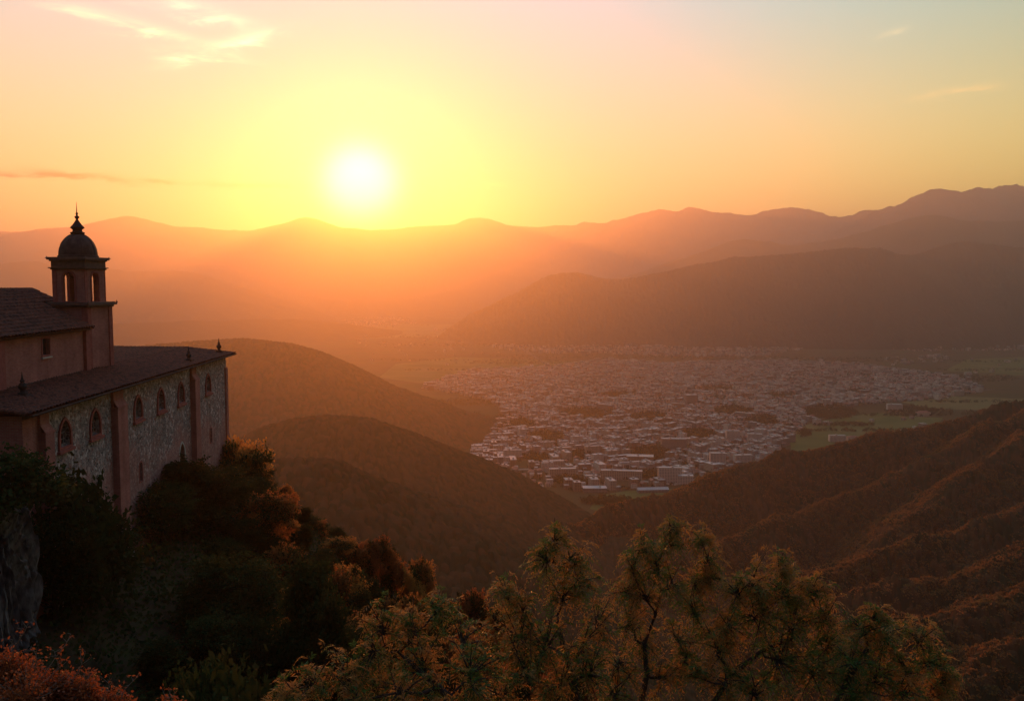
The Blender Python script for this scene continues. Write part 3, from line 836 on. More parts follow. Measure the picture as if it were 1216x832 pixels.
# ------------------------------------------------------------------ bell tower
TA = R(10)
def build_tower():
    # centre found from its near corner
    rz = WRZ - TA
    ux, uy = Vector((math.cos(rz), math.sin(rz), 0)), Vector((-math.sin(rz), math.cos(rz), 0))
    corner = Vector((at(105, 400, 85.5).x, 85.5, 0))
    A2 = 2.12
    ctr = corner - ux * A2 + uy * A2
    root = empty('bell_tower', (ctr.x, ctr.y, CAM_Z - 9.8), rz)
    tag(root, 'square brick bell tower with arched belfry, dark dome and spiked finial', 'tower')
    z = lambda v: v + 9.8
    b = MB(); b.box(-A2 + .1, A2 - .1, -A2 + .1, A2 - .1, 0, z(-2.35)); b.build('shaft', M['brick'], root)
    for sx in (-1, 1):
        for s_ in (-1, 1):
            p = MB(); x0, x1 = sorted((sx * A2, sx * (A2 - 0.62))); y0, y1 = sorted((s_ * A2, s_ * (A2 - 0.62)))
            p.box(x0, x1, y0, y1, 0.45, z(-2.36)); p.box(x0 - .06, x1 + .06, y0 - .06, y1 + .06, 0, 0.45)
            p.build('pilaster', M['trim'], root, bevel=0.02)
    f = MB(); f.box(-A2 - .12, A2 + .12, -A2 - .12, A2 + .12, z(-2.36), z(-2.16)); f.box(-A2 - .34, A2 + .34, -A2 - .34, A2 + .34, z(-2.16), z(-1.98)); f.box(-A2 - .2, A2 + .2, -A2 - .2, A2 + .2, z(-1.98), z(-1.86))
    for s1, s2 in ((1, -1), (1, 1), (-1, 1), (-1, -1)):
        f.lathe([(.10, 0), (.12, .08), (.05, .16), (.02, .3)], 8, s1 * (A2 + .3), s2 * (A2 + .3), z(-1.98))
    f.build('ledge', M['cornice'], root, bevel=0.025)
    B2 = 1.66
    zb0, zt0 = z(-1.86), z(1.62)
    hole = arch_outline(0, z(-1.80), z(1.05), 1.16, pointed=False, n=7)
    wb = MB()
    for k in range(4):
        ca, sa = round(math.cos(k * math.pi / 2)), round(math.sin(k * math.pi / 2))
        def place(s, zz, d, ca=ca, sa=sa):
            x, y = s, -(B2 - d)
            return (x * ca - y * sa, x * sa + y * ca, zz)
        holed_face(wb, [(-B2, zb0), (B2, zb0), (B2, zt0), (-B2, zt0)], [hole], place, 0.26, None)
        inner = [(-B2 + .26, zb0), (B2 - .26, zb0), (B2 - .26, zt0), (-B2 + .26, zt0)]
        tri = tessellate_polygon([[Vector((s, q, 0)) for s, q in inner], [Vector((s, q, 0)) for s, q in hole]])
        allp = inner + hole
        for t in tri: wb.poly([place(*allp[i], 0.26) for i in t][::-1])
    wb.build('belfry', M['brick'], root)
    for k in range(4):
        ca, sa = round(math.cos(k * math.pi / 2)), round(math.sin(k * math.pi / 2))
        def place(s, zz, d, ca=ca, sa=sa):
            x, y = s, -(B2 - d)
            return (x * ca - y * sa, x * sa + y * ca, zz)
        r = MB(); ring(r, hole, arch_outline(0, z(-1.84), z(1.22), 1.48, pointed=False, n=7), place, 0.0, -0.07); r.build('arch', M['trim'], root)
        for sgn in (-1, 1):
            q = MB()
            a0, a1 = sorted((sgn * (B2 + .06), sgn * (B2 - .38)))
            pts = [place(a0, 0, 0.0), place(a1, 0, -0.06)]
            x0, x1 = sorted((pts[0][0], pts[1][0])); y0, y1 = sorted((pts[0][1], pts[1][1]))
            if sgn < 0: q.box(x0, x1, y0, y1, z(-1.86), z(1.30)); q.build('pilaster', M['trim'], root)
    e = MB()
    e.box(-B2 - .16, B2 + .16, -B2 - .16, B2 + .16, z(1.30), z(1.44)); e.box(-B2 - .30, B2 + .30, -B2 - .30, B2 + .30, z(1.44), z(1.53))
    e.box(-B2 - .10, B2 + .10, -B2 - .10, B2 + .10, z(1.53), z(2.12)); e.box(-B2 - .22, B2 + .22, -B2 - .22, B2 + .22, z(2.12), z(2.26))
    e.box(-B2 - .38, B2 + .38, -B2 - .38, B2 + .38, z(2.26), z(2.40)); e.box(-B2 - .34, B2 + .34, -B2 - .34, B2 + .34, z(2.40), z(2.52))
    for s1 in (-1, 1):
        for s2 in (-1, 1):
            e.lathe([(.2, 0), (.16, .05), (.06, .10), (.015, .22)], 8, s1 * (B2 + .34), s2 * (B2 + .34), z(2.40))
    e.build('cornice', M['cornice'], root, bevel=0.025)
    d = MB(); Rd = 1.76
    prof = [(Rd + .10, 0), (Rd + .10, .16), (Rd, .20)] + [(Rd * math.cos(t * math.pi / 2 * 0.93), .20 + 2.15 * math.sin(t * math.pi / 2 * 0.93)) for t in np.linspace(0.02, 1, 14)]
    d.lathe(prof, 32, 0, 0, z(2.52)); dome = d.build('dome', M['lead'], root, smooth=False)
    rb = MB()
    for k in range(8):
        a = math.pi / 4 * k
        rb.tube([((Rd + .01) * math.cos(t * 1.46) * math.cos(a), (Rd + .01) * math.cos(t * 1.46) * math.sin(a), z(2.72) + 2.17 * math.sin(t * 1.46)) for t in np.linspace(0, 1, 10)], 0.045, 5)
    rb.build('rib', M['lead'], dome)
    fn = MB()
    fn.lathe([(.60, 0), (.66, .10), (.66, .17), (.46, .24), (.42, .42), (.50, .50), (.66, .62), (.62, .70), (.40, .95), (.24, 1.20), (.13, 1.38), (.11, 1.48), (.22, 1.62), (.24, 1.70), (.10, 1.80), (.08, 1.92), (.14, 2.02), (.05, 2.14), (.035, 2.5), (.012, 3.15)], 24, 0, 0, z(4.80))
    fn.build('finial', M['iron'], root, smooth=False)
    bl = MB()
    bl.lathe([(.44, 0), (.42, .06), (.32, .20), (.26, .42), (.22, .60), (.12, .72), (.05, .76)], 20, 0, 0, 0)
    bl_o = bl.build('bell', M['bronze'], None, smooth=True)
    bl_o.location = (ctr.x, ctr.y, CAM_Z - 0.30); bl_o.rotation_euler = (0, 0, rz)
    y = MB(); y.box(-0.10, 0.10, -1.32, 1.32, 0.76, 0.98); y.build('yoke', M['timber'], bl_o)
    c = MB(); c.lathe([(.03, -.12), (.08, -.04), (.03, .1), (.02, .6)], 8); c.build('clapper', M['iron'], bl_o)
    tag(bl_o, 'bronze bell hanging from a timber yoke in the belfry arches', 'bell')
build_tower()

# ================================================================== THE NEAR SLOPE AND ITS ROCK
def near_ground(X, Y):
    X = np.asarray(X, float); Y = np.asarray(Y, float)
    edge = WX - 0.0503 * Y + 1.0                     # foot of the long wall
    foot = CAM_Z - 24.3 - 0.05 * np.clip(Y - 62, 0, 60)
    right = np.clip(X - edge, 0, None); beyond = np.clip(Y - 117, 0, None); front = np.clip(58 - Y, 0, None)
    d = np.hypot(np.hypot(right, beyond * 0.9), front * 0.3)
    h1 = foot - 0.84 * (np.sqrt(d * d + 4) - 2)
    r = np.hypot(X, Y)
    h2 = CAM_Z - 1.75 - 0.78 * np.clip(np.sqrt(r * r + 1) - 3.0, 0, None)
    k = 1.5; m = np.maximum(h1, h2)
    h = m + k * np.log(np.exp((h1 - m) / k) + np.exp((h2 - m) / k))
    n = np.clip((r - 4) / 20, 0, 1)
    return h + n * (1.1 * fbm(X, Y, 18, 4, 401) + 0.3 * fbm(X, Y, 3, 3, 402)) * np.clip(d / 6 + (r < 40), 0, 1)

M['soil'] = noisy_mat('slope_soil', [(0.03, 0.022, 0.013), (0.06, 0.042, 0.022), (0.05, 0.05, 0.02)], scale=0.5, rough=0.95, spec=0.05, bump=0.6)
def near_slope():
    az = np.linspace(R(-75), R(60), 300); rr = np.concatenate([[0.0], 1.0 * (560.0) ** np.linspace(0, 1, 240)])
    A, Q = np.meshgrid(az, rr, indexing='ij')
    X, Y = Q * np.sin(A), Q * np.cos(A) - 2.0
    Z = near_ground(X, Y)
    Z = np.maximum(Z, -2.4)
    idx = np.arange(X.size).reshape(X.shape)
    f = np.stack([idx[:-1, :-1], idx[:-1, 1:], idx[1:, 1:], idx[1:, :-1]], -1).reshape(-1, 4)
    o = link('near_slope', np_mesh('near_slope', np.stack([X.ravel(), Y.ravel(), Z.ravel()], -1), f, smooth=True), M['soil'])
    tag(o, kind='structure')
near_slope()

def rock(name, c, size, seed, label, cat='rock', mat='rock', amp=0.3, sub=6):
    bm = bmesh.new(); bmesh.ops.create_icosphere(bm, subdivisions=sub, radius=1.0)
    co = np.array([v.co[:] for v in bm.verts])
    n1 = ridged(co[:, 0] * 3 + co[:, 2], co[:, 1] * 3 + co[:, 2] * 0.4, 1.3, 5, seed) - 0.5
    n2 = ridged(co[:, 0] * 9 + 3, co[:, 1] * 9 + co[:, 2] * 3, 1.1, 4, seed + 3) - 0.5
    n3 = ridged(co[:, 0] * 20 + co[:, 1] * 5, co[:, 2] * 26, 1.0, 3, seed + 7) - 0.5
    k = 1 + amp * n1 * 1.8 + amp * 0.8 * n2 + amp * 0.25 * n3
    q = np.sign(co) * np.abs(co) ** 0.75
    q = q * k[:, None] * np.array(size)
    for v, p in zip(bm.verts, q): v.co = p
    me = bpy.data.meshes.new(name); bm.to_mesh(me); bm.free()
    o = link(name, me, M[mat]); o.location = c
    tag(o, label, cat)
    return o
rk = at(-4, 660, 56)
rock('cliff', (rk.x - 1.6, 56, CAM_Z - 20.5), (3.4, 3.2, 7.6), 5, 'steep grey rock face standing below the corner of the long wing')

# ================================================================== TREES
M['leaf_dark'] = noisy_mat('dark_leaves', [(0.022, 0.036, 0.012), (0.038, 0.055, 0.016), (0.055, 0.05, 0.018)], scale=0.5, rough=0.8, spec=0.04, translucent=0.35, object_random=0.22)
M['leaf_rust'] = noisy_mat('rust_leaves', [(0.30, 0.12, 0.035), (0.46, 0.18, 0.05), (0.28, 0.16, 0.045)], scale=0.5, rough=0.7, spec=0.1, translucent=0.6, object_random=0.22)
M['leaf_green'] = noisy_mat('green_leaves', [(0.055, 0.12, 0.022), (0.09, 0.17, 0.035), (0.16, 0.19, 0.045)], scale=1.2, rough=0.5, spec=0.3, translucent=0.45)
M['leaf_gold_backlit'] = noisy_mat('golden_backlit_leaves', [(0.34, 0.18, 0.05), (0.46, 0.25, 0.07), (0.28, 0.21, 0.06)], scale=1.2, rough=0.5, spec=0.3, translucent=0.55)  # autumn gold with the backlight on the outer leaves put into the colour
M['leaf_red'] = noisy_mat('red_leaves', [(0.28, 0.07, 0.025), (0.36, 0.11, 0.035), (0.20, 0.06, 0.025)], scale=1.5, rough=0.55, spec=0.25, translucent=0.5)
M['bark'] = noisy_mat('bark', [(0.03, 0.024, 0.018), (0.07, 0.055, 0.042)], scale=3, rough=0.9, bump=0.6, stretch=(1, 1, 0.25))
M['twig'] = noisy_mat('pale_twig', [(0.16, 0.12, 0.09), (0.24, 0.19, 0.15)], scale=5, rough=0.85)

def rand_unit(g, n):
    v = g.normal(size=(n, 3)); return v / np.linalg.norm(v, axis=1, keepdims=True)

def leaf_quads(P, D, Nn, ln, wd, fold=0.0):
    """leaf-shaped faces at P pointing along D with normal Nn"""
    S = np.cross(D, Nn); S /= (np.linalg.norm(S, axis=1, keepdims=True) + 1e-9)
    ln = ln[:, None]; wd = wd[:, None]
    a = P; b = P + D * ln * 0.45 + S * wd * 0.5; c = P + D * ln; d = P + D * ln * 0.45 - S * wd * 0.5
    V = np.stack([a, b, c, d], 1).reshape(-1, 3)
    F = np.arange(len(P) * 4).reshape(-1, 4)
    return V, F

def slope_tree(name, seed, h, r, leaf, n=7000, lsz=0.34, conic=0.0, nclump=46, bare=0.0):
    """a broadleaf tree: tapering trunk with limbs that carry uneven clumps of leaves"""
    g = np.random.default_rng(seed)
    root = empty(name)
    t = MB(); lean = g.normal(0, 0.05, 2)
    tp = [(lean[0] * h * q, lean[1] * h * q, h * q) for q in (-0.12, 0.05, 0.2, 0.4, 0.62, 0.85)]
    t.tube(tp, [0.05 * r + .16, 0.05 * r + .10, .19, .14, .09, .04], 7)
    cs = []
    for i in range(nclump):
        q = g.uniform(0.12, 1.0) ** 0.85
        rad = r * (1 - conic * q) * math.sqrt(max(0.05, 1 - (abs(q - 0.48) / 0.56) ** 2.4))
        a = g.uniform(0, 2 * math.pi); rr = rad * math.sqrt(g.uniform(0.12, 1.0)) * g.uniform(0.82, 1.12)
        cs.append((lean[0] * h * q + rr * math.cos(a), lean[1] * h * q + rr * math.sin(a), h * (0.08 + 0.86 * q), r * g.uniform(0.20, 0.42)))
    for c in cs[:nclump // 2]:
        q = max(0.1, c[2] / h - 0.28)
        s = Vector((lean[0] * h * q, lean[1] * h * q, h * q)); e = Vector(c[:3]); m_ = s.lerp(e, 0.5) + Vector((0, 0, -0.06 * h))
        t.tube([s, m_, e], [0.075, 0.05, 0.02], 5)
    t.build('trunk', M['bark'], root)
    cs = np.array(cs); w = cs[:, 3] ** 2; w /= w.sum()
    k = g.choice(len(cs), n, p=w)
    u = rand_unit(g, n); rad = g.uniform(0.35, 1.0, n) ** 0.5
    P = cs[k, :3] + u * (cs[k, 3] * rad * (1 + 0.22 * g.normal(size=n)))[:, None] * np.array([1, 1, 0.8])
    ns = n // 4; sh = g.integers(0, 110, ns); sc_ = g.integers(0, len(cs), 110); su = rand_unit(g, 110); su[:, 2] = np.abs(su[:, 2]) * 0.8 + 0.1     # shoots that stick out of the crown
    tt = g.uniform(0.5, 1.75, ns) ** 1.0
    P[:ns] = cs[sc_[sh], :3] + su[sh] * (cs[sc_[sh], 3] * tt)[:, None] + g.normal(0, 0.10, (ns, 3)); k[:ns] = sc_[sh]
    D = u + 0.9 * rand_unit(g, n) + np.array([0, 0, -0.15]); D /= np.linalg.norm(D, axis=1, keepdims=True)
    V, F = leaf_quads(P, D, rand_unit(g, n), g.uniform(0.6, 1.3, n) * lsz, g.uniform(0.5, 0.9, n) * lsz)
    mi = (g.uniform(size=len(cs)) < (0.30 if leaf == 'leaf_rust' else 0.0))[k].astype(int)
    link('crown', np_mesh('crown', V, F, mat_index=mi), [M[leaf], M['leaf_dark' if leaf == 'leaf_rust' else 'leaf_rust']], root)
    return root

protos = {
    'dark_a': slope_tree('broadleaf_tree', 1, 9.0, 3.6, 'leaf_dark', 17000, lsz=0.25, nclump=60),
    'dark_b': slope_tree('broadleaf_tree', 2, 10.5, 3.2, 'leaf_dark', 17000, lsz=0.25, conic=0.35, nclump=60),
    'dark_c': slope_tree('cypress_tree', 3, 10.0, 2.3, 'leaf_dark', 15000, lsz=0.24, conic=0.45, nclump=55),
    'rust_a': slope_tree('autumn_tree', 4, 7.5, 3.2, 'leaf_rust', 13000, lsz=0.26, nclump=48),
    'rust_b': slope_tree('autumn_tree', 5, 6.5, 2.9, 'leaf_rust', 12000, lsz=0.26, nclump=42),
    'bush': slope_tree('shrub', 6, 3.6, 2.8, 'leaf_dark', 6000, lsz=0.3, nclump=36),
    'rust_bush': slope_tree('autumn_shrub', 7, 3.4, 2.6, 'leaf_rust', 5500, lsz=0.3, nclump=34),
}
P_H = {'dark_a': 9.0, 'dark_b': 10.5, 'dark_c': 10.0, 'rust_a': 7.5, 'rust_b': 6.5, 'bush': 3.6, 'rust_bush': 3.4}
used_proto = set()
def plant(kind, x, y, z, sc, rz, label, cat, group, sz=1.0):
    p = protos[kind]
    if kind in used_proto: o = copy_tree(p)
    else: used_proto.add(kind); o = p
    o.location = (x, y, z); o.rotation_euler = (0, 0, rz); o.scale = (sc, sc, sc * sz)
    tag(o, label, cat, group)
    return o

# trees picked out one by one: (kind, bearing x, bearing of the top y, distance, width scale, label)
TREES = [
    ('dark_b', 228, 545, 92, 1.5, 'tall dark evergreen hiding the foot of the far half of the long wing'),
    ('dark_a', 192, 575, 86, 1.05, 'dark round evergreen beside the lower end of the middle buttress'),
    ('dark_a', 262, 556, 98, 1.0, 'dark evergreen reaching the far corner of the long wing'),
    ('bush', 82, 583, 66, 1.6, 'dark bushy evergreen covering the wall under the two nearest pointed windows'),
    ('dark_a', 62, 612, 63, 0.95, 'dark evergreen at the foot of the nearest buttress'),
    ('dark_a', 112, 622, 69, 1.0, 'dark evergreen just left of the middle buttress foot'),
    ('rust_bush', 283, 528, 113, 1.2, 'small ragged rust coloured tree against the haze at the far corner of the wing'),
    ('dark_c', 345, 648, 66, 1.15, 'upright olive green tree with a sunlit tip standing alone in the lower slope'),
    ('dark_c', 372, 706, 60, 1.1, 'lower companion of the upright olive green tree'),
    ('dark_a', 270, 662, 74, 1.15, 'rounded deep green tree left of the upright olive tree'),
    ('rust_a', 318, 590, 98, 0.95, 'round rust tree just behind the upright olive tree'),
    ('dark_b', 305, 566, 108, 0.8, 'narrow brown green tree next to the small ragged corner tree'),
]
trng = np.random.default_rng(77)
def put_by_top(kind, px, py, Y, wsc, label, cat, group):
    top = at(px, py, Y)
    g = float(near_ground(np.array([top.x]), np.array([Y]))[0])
    hh = top.z - g
    base = P_H[kind]
    sc = max(wsc, hh / (base * 2.0)); sz = max(0.55, hh / (base * sc))
    z = top.z - base * sc * sz
    return plant(kind, top.x, Y, min(z, g + 0.2), sc, trng.uniform(0, 6.28), label, cat, group, sz)
for k, px, py, Y, w, lab in TREES:
    put_by_top(k, px, py, Y, w, lab, 'tree' if 'bush' not in k else 'shrub', 'trees on the slope below the monastery')

# the rest of the wood on the slope, in rows that follow the skyline of the slope
def skyline(px):
    xs = [20, 40, 120, 150, 170, 200, 250, 280, 305, 340, 380, 420, 460, 500, 540, 580, 640, 720]
    ys = [650, 620, 640, 655, 615, 575, 556, 535, 556, 584, 610, 636, 657, 680, 704, 728, 764, 820]
    return float(np.interp(px, xs, ys))
row_trees = []
for row, (Y, drop, step) in enumerate(((116, 0, 24), (106, 30, 27), (96, 62, 31), (86, 98, 36), (76, 140, 42), (66, 185, 50), (56, 235, 60), (46, 290, 74))):
    px = (255 if row == 0 else 215 if row == 1 else 165 if row == 2 else 60) + (row % 2) * 12
    while px < 700 - row * 18:
        jx = px + trng.uniform(-8, 8); jy = skyline(jx) + drop + (trng.uniform(-12, 26) if jx > 270 else trng.uniform(-9, 16))
        warm = jx > 270 + row * 14 and (row < 5)
        if jy < 900:
            kind = trng.choice(['rust_a', 'rust_b', 'rust_b', 'rust_a', 'rust_a', 'dark_c', 'dark_a'] if warm else ['dark_a', 'dark_b', 'dark_a', 'bush', 'dark_c'])
            where = 'along the slope crest' if row == 0 else 'high on the slope below the crest' if row < 3 else 'in the shaded lower slope' if row < 6 else 'in the dark hollow below the slope'
            lab = {'rust_a': 'rounded rust brown tree ', 'rust_b': 'small rust orange tree ', 'dark_a': 'dark green round tree ', 'dark_b': 'dark green pointed tree ', 'dark_c': 'slim dark green tree ', 'bush': 'low dark green shrub '}[kind] + where
            o_ = put_by_top(kind, jx, jy, Y + trng.uniform(-4, 4), (trng.uniform(0.45, 0.85) if warm else trng.uniform(0.62, 0.9)) * (1.0 if row > 1 else 0.85), lab, 'shrub' if kind == 'bush' else 'tree', lab.replace('tree', 'trees').replace('shrub', 'shrubs'))
            row_trees.append((lab, row * 2000 + jx, o_))
        px += step * trng.uniform(0.8, 1.2) * (0.62 if warm else 1.0)

ORD = ['first', 'second', 'third', 'fourth', 'fifth', 'sixth', 'seventh', 'eighth', 'ninth', 'tenth', 'eleventh', 'twelfth', 'thirteenth', 'fourteenth', 'fifteenth', 'sixteenth', 'seventeenth', 'eighteenth', 'nineteenth', 'twentieth']
for lab in sorted({q[0] for q in row_trees}):
    same = sorted([q for q in row_trees if q[0] == lab], key=lambda q: q[1] % 2000)
    if len(same) > 1:
        for i, q in enumerate(same):
            q[2]['label'] = lab + ', ' + ('leftmost' if i == 0 else 'rightmost' if i == len(same) - 1 else ORD[min(i, 19)] + ' from left')

# low undergrowth that covers the ground between the trunks
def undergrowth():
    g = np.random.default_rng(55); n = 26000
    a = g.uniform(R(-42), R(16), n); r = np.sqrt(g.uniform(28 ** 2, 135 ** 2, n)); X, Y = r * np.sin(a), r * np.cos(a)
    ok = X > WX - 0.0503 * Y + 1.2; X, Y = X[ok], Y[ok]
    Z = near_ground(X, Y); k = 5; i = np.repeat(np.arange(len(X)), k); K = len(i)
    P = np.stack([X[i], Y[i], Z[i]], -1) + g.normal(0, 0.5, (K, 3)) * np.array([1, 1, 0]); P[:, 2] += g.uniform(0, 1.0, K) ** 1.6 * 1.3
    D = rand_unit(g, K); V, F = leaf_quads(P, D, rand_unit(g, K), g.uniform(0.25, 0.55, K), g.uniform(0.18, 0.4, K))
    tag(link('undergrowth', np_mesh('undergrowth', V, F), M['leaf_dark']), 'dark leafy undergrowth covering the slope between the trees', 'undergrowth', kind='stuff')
undergrowth()

# ivy and shrub on top of the cliff
top = at(2, 556, 55)
plant('bush', top.x - 0.3, 55, top.z - 2.9, 1.15, 1.0, 'green shrub growing over the top of the grey cliff', 'shrub', 'shrubs on the cliff', 0.8)
plant('bush', top.x - 3.6, 54, top.z - 2.6, 1.2, 2.4, 'green shrub at the very edge of the picture on the cliff top', 'shrub', 'shrubs on the cliff', 0.8)

# ------------------------------------------------------------------ feathery trees right below the viewpoint
def sprays(P, Dr, g, ln, n_leaf, l_len, l_wid, droop):
    """feathery sprays: a drooping stalk set with small narrow leaflets on both sides"""
    n = len(P)
    t = (np.arange(n_leaf) + 0.7) / n_leaf
    side = np.where(np.arange(n_leaf) % 2 == 0, 1.0, -1.0)
    L = ln * g.uniform(0.6, 1.25, n)
    up = np.array([0, 0, 1.0])
    S = np.cross(Dr, up); S /= (np.linalg.norm(S, axis=1, keepdims=True) + 1e-6)
    roll = g.uniform(-1.0, 1.0, n)[:, None]
    Nrm = np.cross(S, Dr); S = S * np.cos(roll) + Nrm * np.sin(roll); Nrm = np.cross(S, Dr)
    pos = P[:, None, :] + Dr[:, None, :] * (L[:, None] * t)[:, :, None] + np.array([0, 0, -1.0]) * (droop * (L[:, None] * t) ** 2 / ln)[:, :, None]
    tang = Dr[:, None, :] + np.array([0, 0, -1.0]) * (2 * droop * (L[:, None] * t) / ln)[:, :, None]
    tang /= np.linalg.norm(tang, axis=2, keepdims=True)
    D = tang * 0.62 + S[:, None, :] * side[None, :, None] * 0.75 + g.normal(0, 0.16, (n, n_leaf, 3)) + np.array([0, 0, -0.12])
    D /= np.linalg.norm(D, axis=2, keepdims=True)
    NN = np.broadcast_to(Nrm[:, None, :], D.shape) + g.normal(0, 0.35, D.shape)
    ll = (l_len * g.uniform(0.6, 1.2, (n, n_leaf))) * (1.05 - 0.5 * t)[None, :]
    return leaf_quads(pos.reshape(-1, 3), D.reshape(-1, 3), NN.reshape(-1, 3), ll.ravel(), (ll * l_wid).ravel())

def feathery_tree(seed, base, fork, clumps, label, dens=1.0):
    """clumps: (point, radius in m, 'g' or 'o')"""
    g = np.random.default_rng(seed)
    root = empty('feathery_tree', base)
    tag(root, label, 'tree', 'feathery trees growing up from the slope right below')
    B = Vector(base); t = MB()
    def W(p): return Vector(p) - B
    fk = [W(f) for f in fork]
    trunk = [Vector((0, 0, -0.6)), fk[0] * 0.45 + Vector((0.15, 0, 0))] + fk
    t.tube(trunk, [0.16, 0.125] + [max(0.05, 0.105 - 0.022 * i) for i in range(len(fk))], 9)
    tips = {'g': ([], []), 'o': ([], [])}
    order = sorted(range(len(clumps)), key=lambda i: (W(clumps[i][0]) - fk[0]).length)
    nodes = [(f, max(0.045, 0.085 - 0.015 * i)) for i, f in enumerate(fk)]
    for i in order:
        c, rad, kind = clumps[i]; c = W(c)
        cand = min(nodes, key=lambda nd: (nd[0] - c).length + 0.9 * max(0, nd[0].z - c.z + 0.3))
        s, r0 = cand; r1 = max(0.016, r0 * 0.55)
        dirn = c - s
        m1 = s + dirn * 0.35 + Vector((g.normal(0, .08), g.normal(0, .08), -0.08 * dirn.length)) ; m2 = s + dirn * 0.7 + Vector((g.normal(0, .06), g.normal(0, .06), -0.05 * dirn.length))
        t.tube([s, m1, m2, c], [r0 * .8, r0 * 0.65, (r0 + r1) * .42, r1], 6)
        nodes += [(m1, r0 * .7), (m2, (r0 + r1) * .42), (c, r1)]
        rad = rad * 1.15; nb = int(7.5 * dens * max(1.0, (rad / 0.7) ** 1.6)) + 8
        for b in range(nb):                                  # twigs spread through the clump
            u = Vector(rand_unit(g, 1)[0]); u.z = u.z * 1.1 + 0.1
            e = c + Vector((u.x * rad * 0.9, u.y * rad * 0.9, u.z * rad)) * g.uniform(0.45, 1.1)
            st = m1.lerp(c, g.uniform(0.45, 1.0)) if b % 3 else m2.lerp(c, g.uniform(0.2, 1.0))
            mm = st.lerp(e, 0.5) + Vector((0, 0, 0.05 * rad))
            t.tube([st, mm, e], [0.022, 0.014, 0.006], 4)
            ns = int(4 + 2.6 * dens)
            for q in range(ns):
                f = g.uniform(0.25, 1.0); p = st.lerp(mm, f * 2) if f < 0.5 else mm.lerp(e, f * 2 - 1)
                d = (e - st).normalized() * 0.6 + Vector(rand_unit(g, 1)[0]) * 0.8 + Vector((0, 0, 0.15))
                kk = kind if g.uniform() < 0.68 else ('o' if kind == 'g' else 'g')
                tips[kk][0].append(tuple(p)); tips[kk][1].append(tuple(d.normalized()))
    t.build('trunk', M['bark'], root)
    for kk, nm, mt in (('g', 'green_foliage', 'leaf_green'), ('o', 'golden_backlit_foliage', 'leaf_gold_backlit')):  # gold clumps carry the backlit tips in their colour, green ones the darker inside
        if not tips[kk][0]: continue
        P = np.array(tips[kk][0]); D = np.array(tips[kk][1])
        V, F = sprays(P, D, g, 0.46, 13, 0.17, 0.21, 0.85)
        link(nm, np_mesh(nm, V, F), M[mt], root)
    return root

def cl(px, py, rpx, Y, kind):
    return (tuple(at(px, py, Y)), rpx * Y / F_PX, kind)

def fbase(px, Y):
    p = at(px, 900, Y); z = float(near_ground(np.array([p.x]), np.array([Y]))[0])
    return (p.x, Y, z)

Yf = 23.0
feathery_tree(201, fbase(560, 21), [at(560, 850, 21), at(520, 815, 21.5), at(480, 780, 22)],
    [cl(366, 812, 34, 21, 'o'), cl(338, 826, 22, 20.5, 'o'), cl(410, 800, 38, 21.5, 'o'), cl(455, 740, 30, 22, 'o'), cl(440, 775, 34, 22, 'g'), cl(492, 752, 34, 22.5, 'o'), cl(520, 722, 22, 22.5, 'g'), cl(500, 790, 44, 22, 'o'),
     cl(548, 758, 38, 22.5, 'o'), cl(470, 822, 40, 21, 'o'), cl(560, 800, 44, 21.5, 'g'), cl(530, 830, 40, 21, 'o'), cl(420, 830, 34, 21, 'o')],
    'wide low feathery tree with golden tips at the left end of the row below', 1.15)
feathery_tree(202, fbase(690, 23), [at(690, 850, 23), at(678, 800, 23.2), at(662, 740, 23.5)],
    [cl(660, 640, 20, 23.5, 'o'), cl(648, 664, 26, 23.5, 'g'), cl(676, 662, 28, 23.5, 'o'), cl(690, 690, 24, 23.6, 'g'), cl(668, 705, 26, 23.5, 'o'), cl(600, 708, 24, 23, 'o'), cl(622, 722, 26, 23.2, 'o'), cl(612, 756, 38, 23, 'o'),
     cl(650, 765, 38, 23, 'g'), cl(690, 765, 34, 23, 'o'), cl(620, 800, 40, 22.5, 'g'), cl(700, 800, 36, 22.6, 'g'), cl(660, 815, 36, 22.3, 'o'), cl(590, 830, 34, 22, 'o'), cl(715, 740, 24, 23.4, 'o')],
    'feathery tree with one tall narrow tuft rising above its lower golden crown', 1.0)
feathery_tree(203, fbase(766, 25), [at(758, 850, 25), at(768, 800, 25), at(765, 765, 25.1), at(778, 730, 25.2), at(786, 700, 25.4)],
    [cl(800, 622, 15, 25.6, 'o'), cl(795, 645, 20, 25.5, 'g'), cl(765, 648, 20, 25.2, 'o'), cl(780, 668, 27, 25.4, 'g'), cl(752, 672, 24, 25.2, 'o'), cl(742, 700, 26, 25.1, 'o'), cl(765, 705, 24, 25, 'o'), cl(800, 695, 26, 25.4, 'g'),
     cl(832, 640, 16, 25.4, 'o'), cl(840, 662, 21, 25.4, 'o'), cl(826, 690, 20, 25.5, 'o'), cl(845, 685, 14, 25.5, 'o'), cl(822, 722, 22, 25, 'g'), cl(762, 762, 24, 25.4, 'o'), cl(800, 752, 24, 25.6, 'o'), cl(786, 806, 28, 24.8, 'o'), cl(838, 748, 20, 25.3, 'o'), cl(815, 785, 24, 25.2, 'g'), cl(745, 740, 26, 25, 'o'), cl(735, 785, 32, 24.6, 'o'), cl(725, 820, 36, 24.3, 'g')],
    'tallest feathery tree in the middle of the row with its dark forked trunk bare', 0.95)
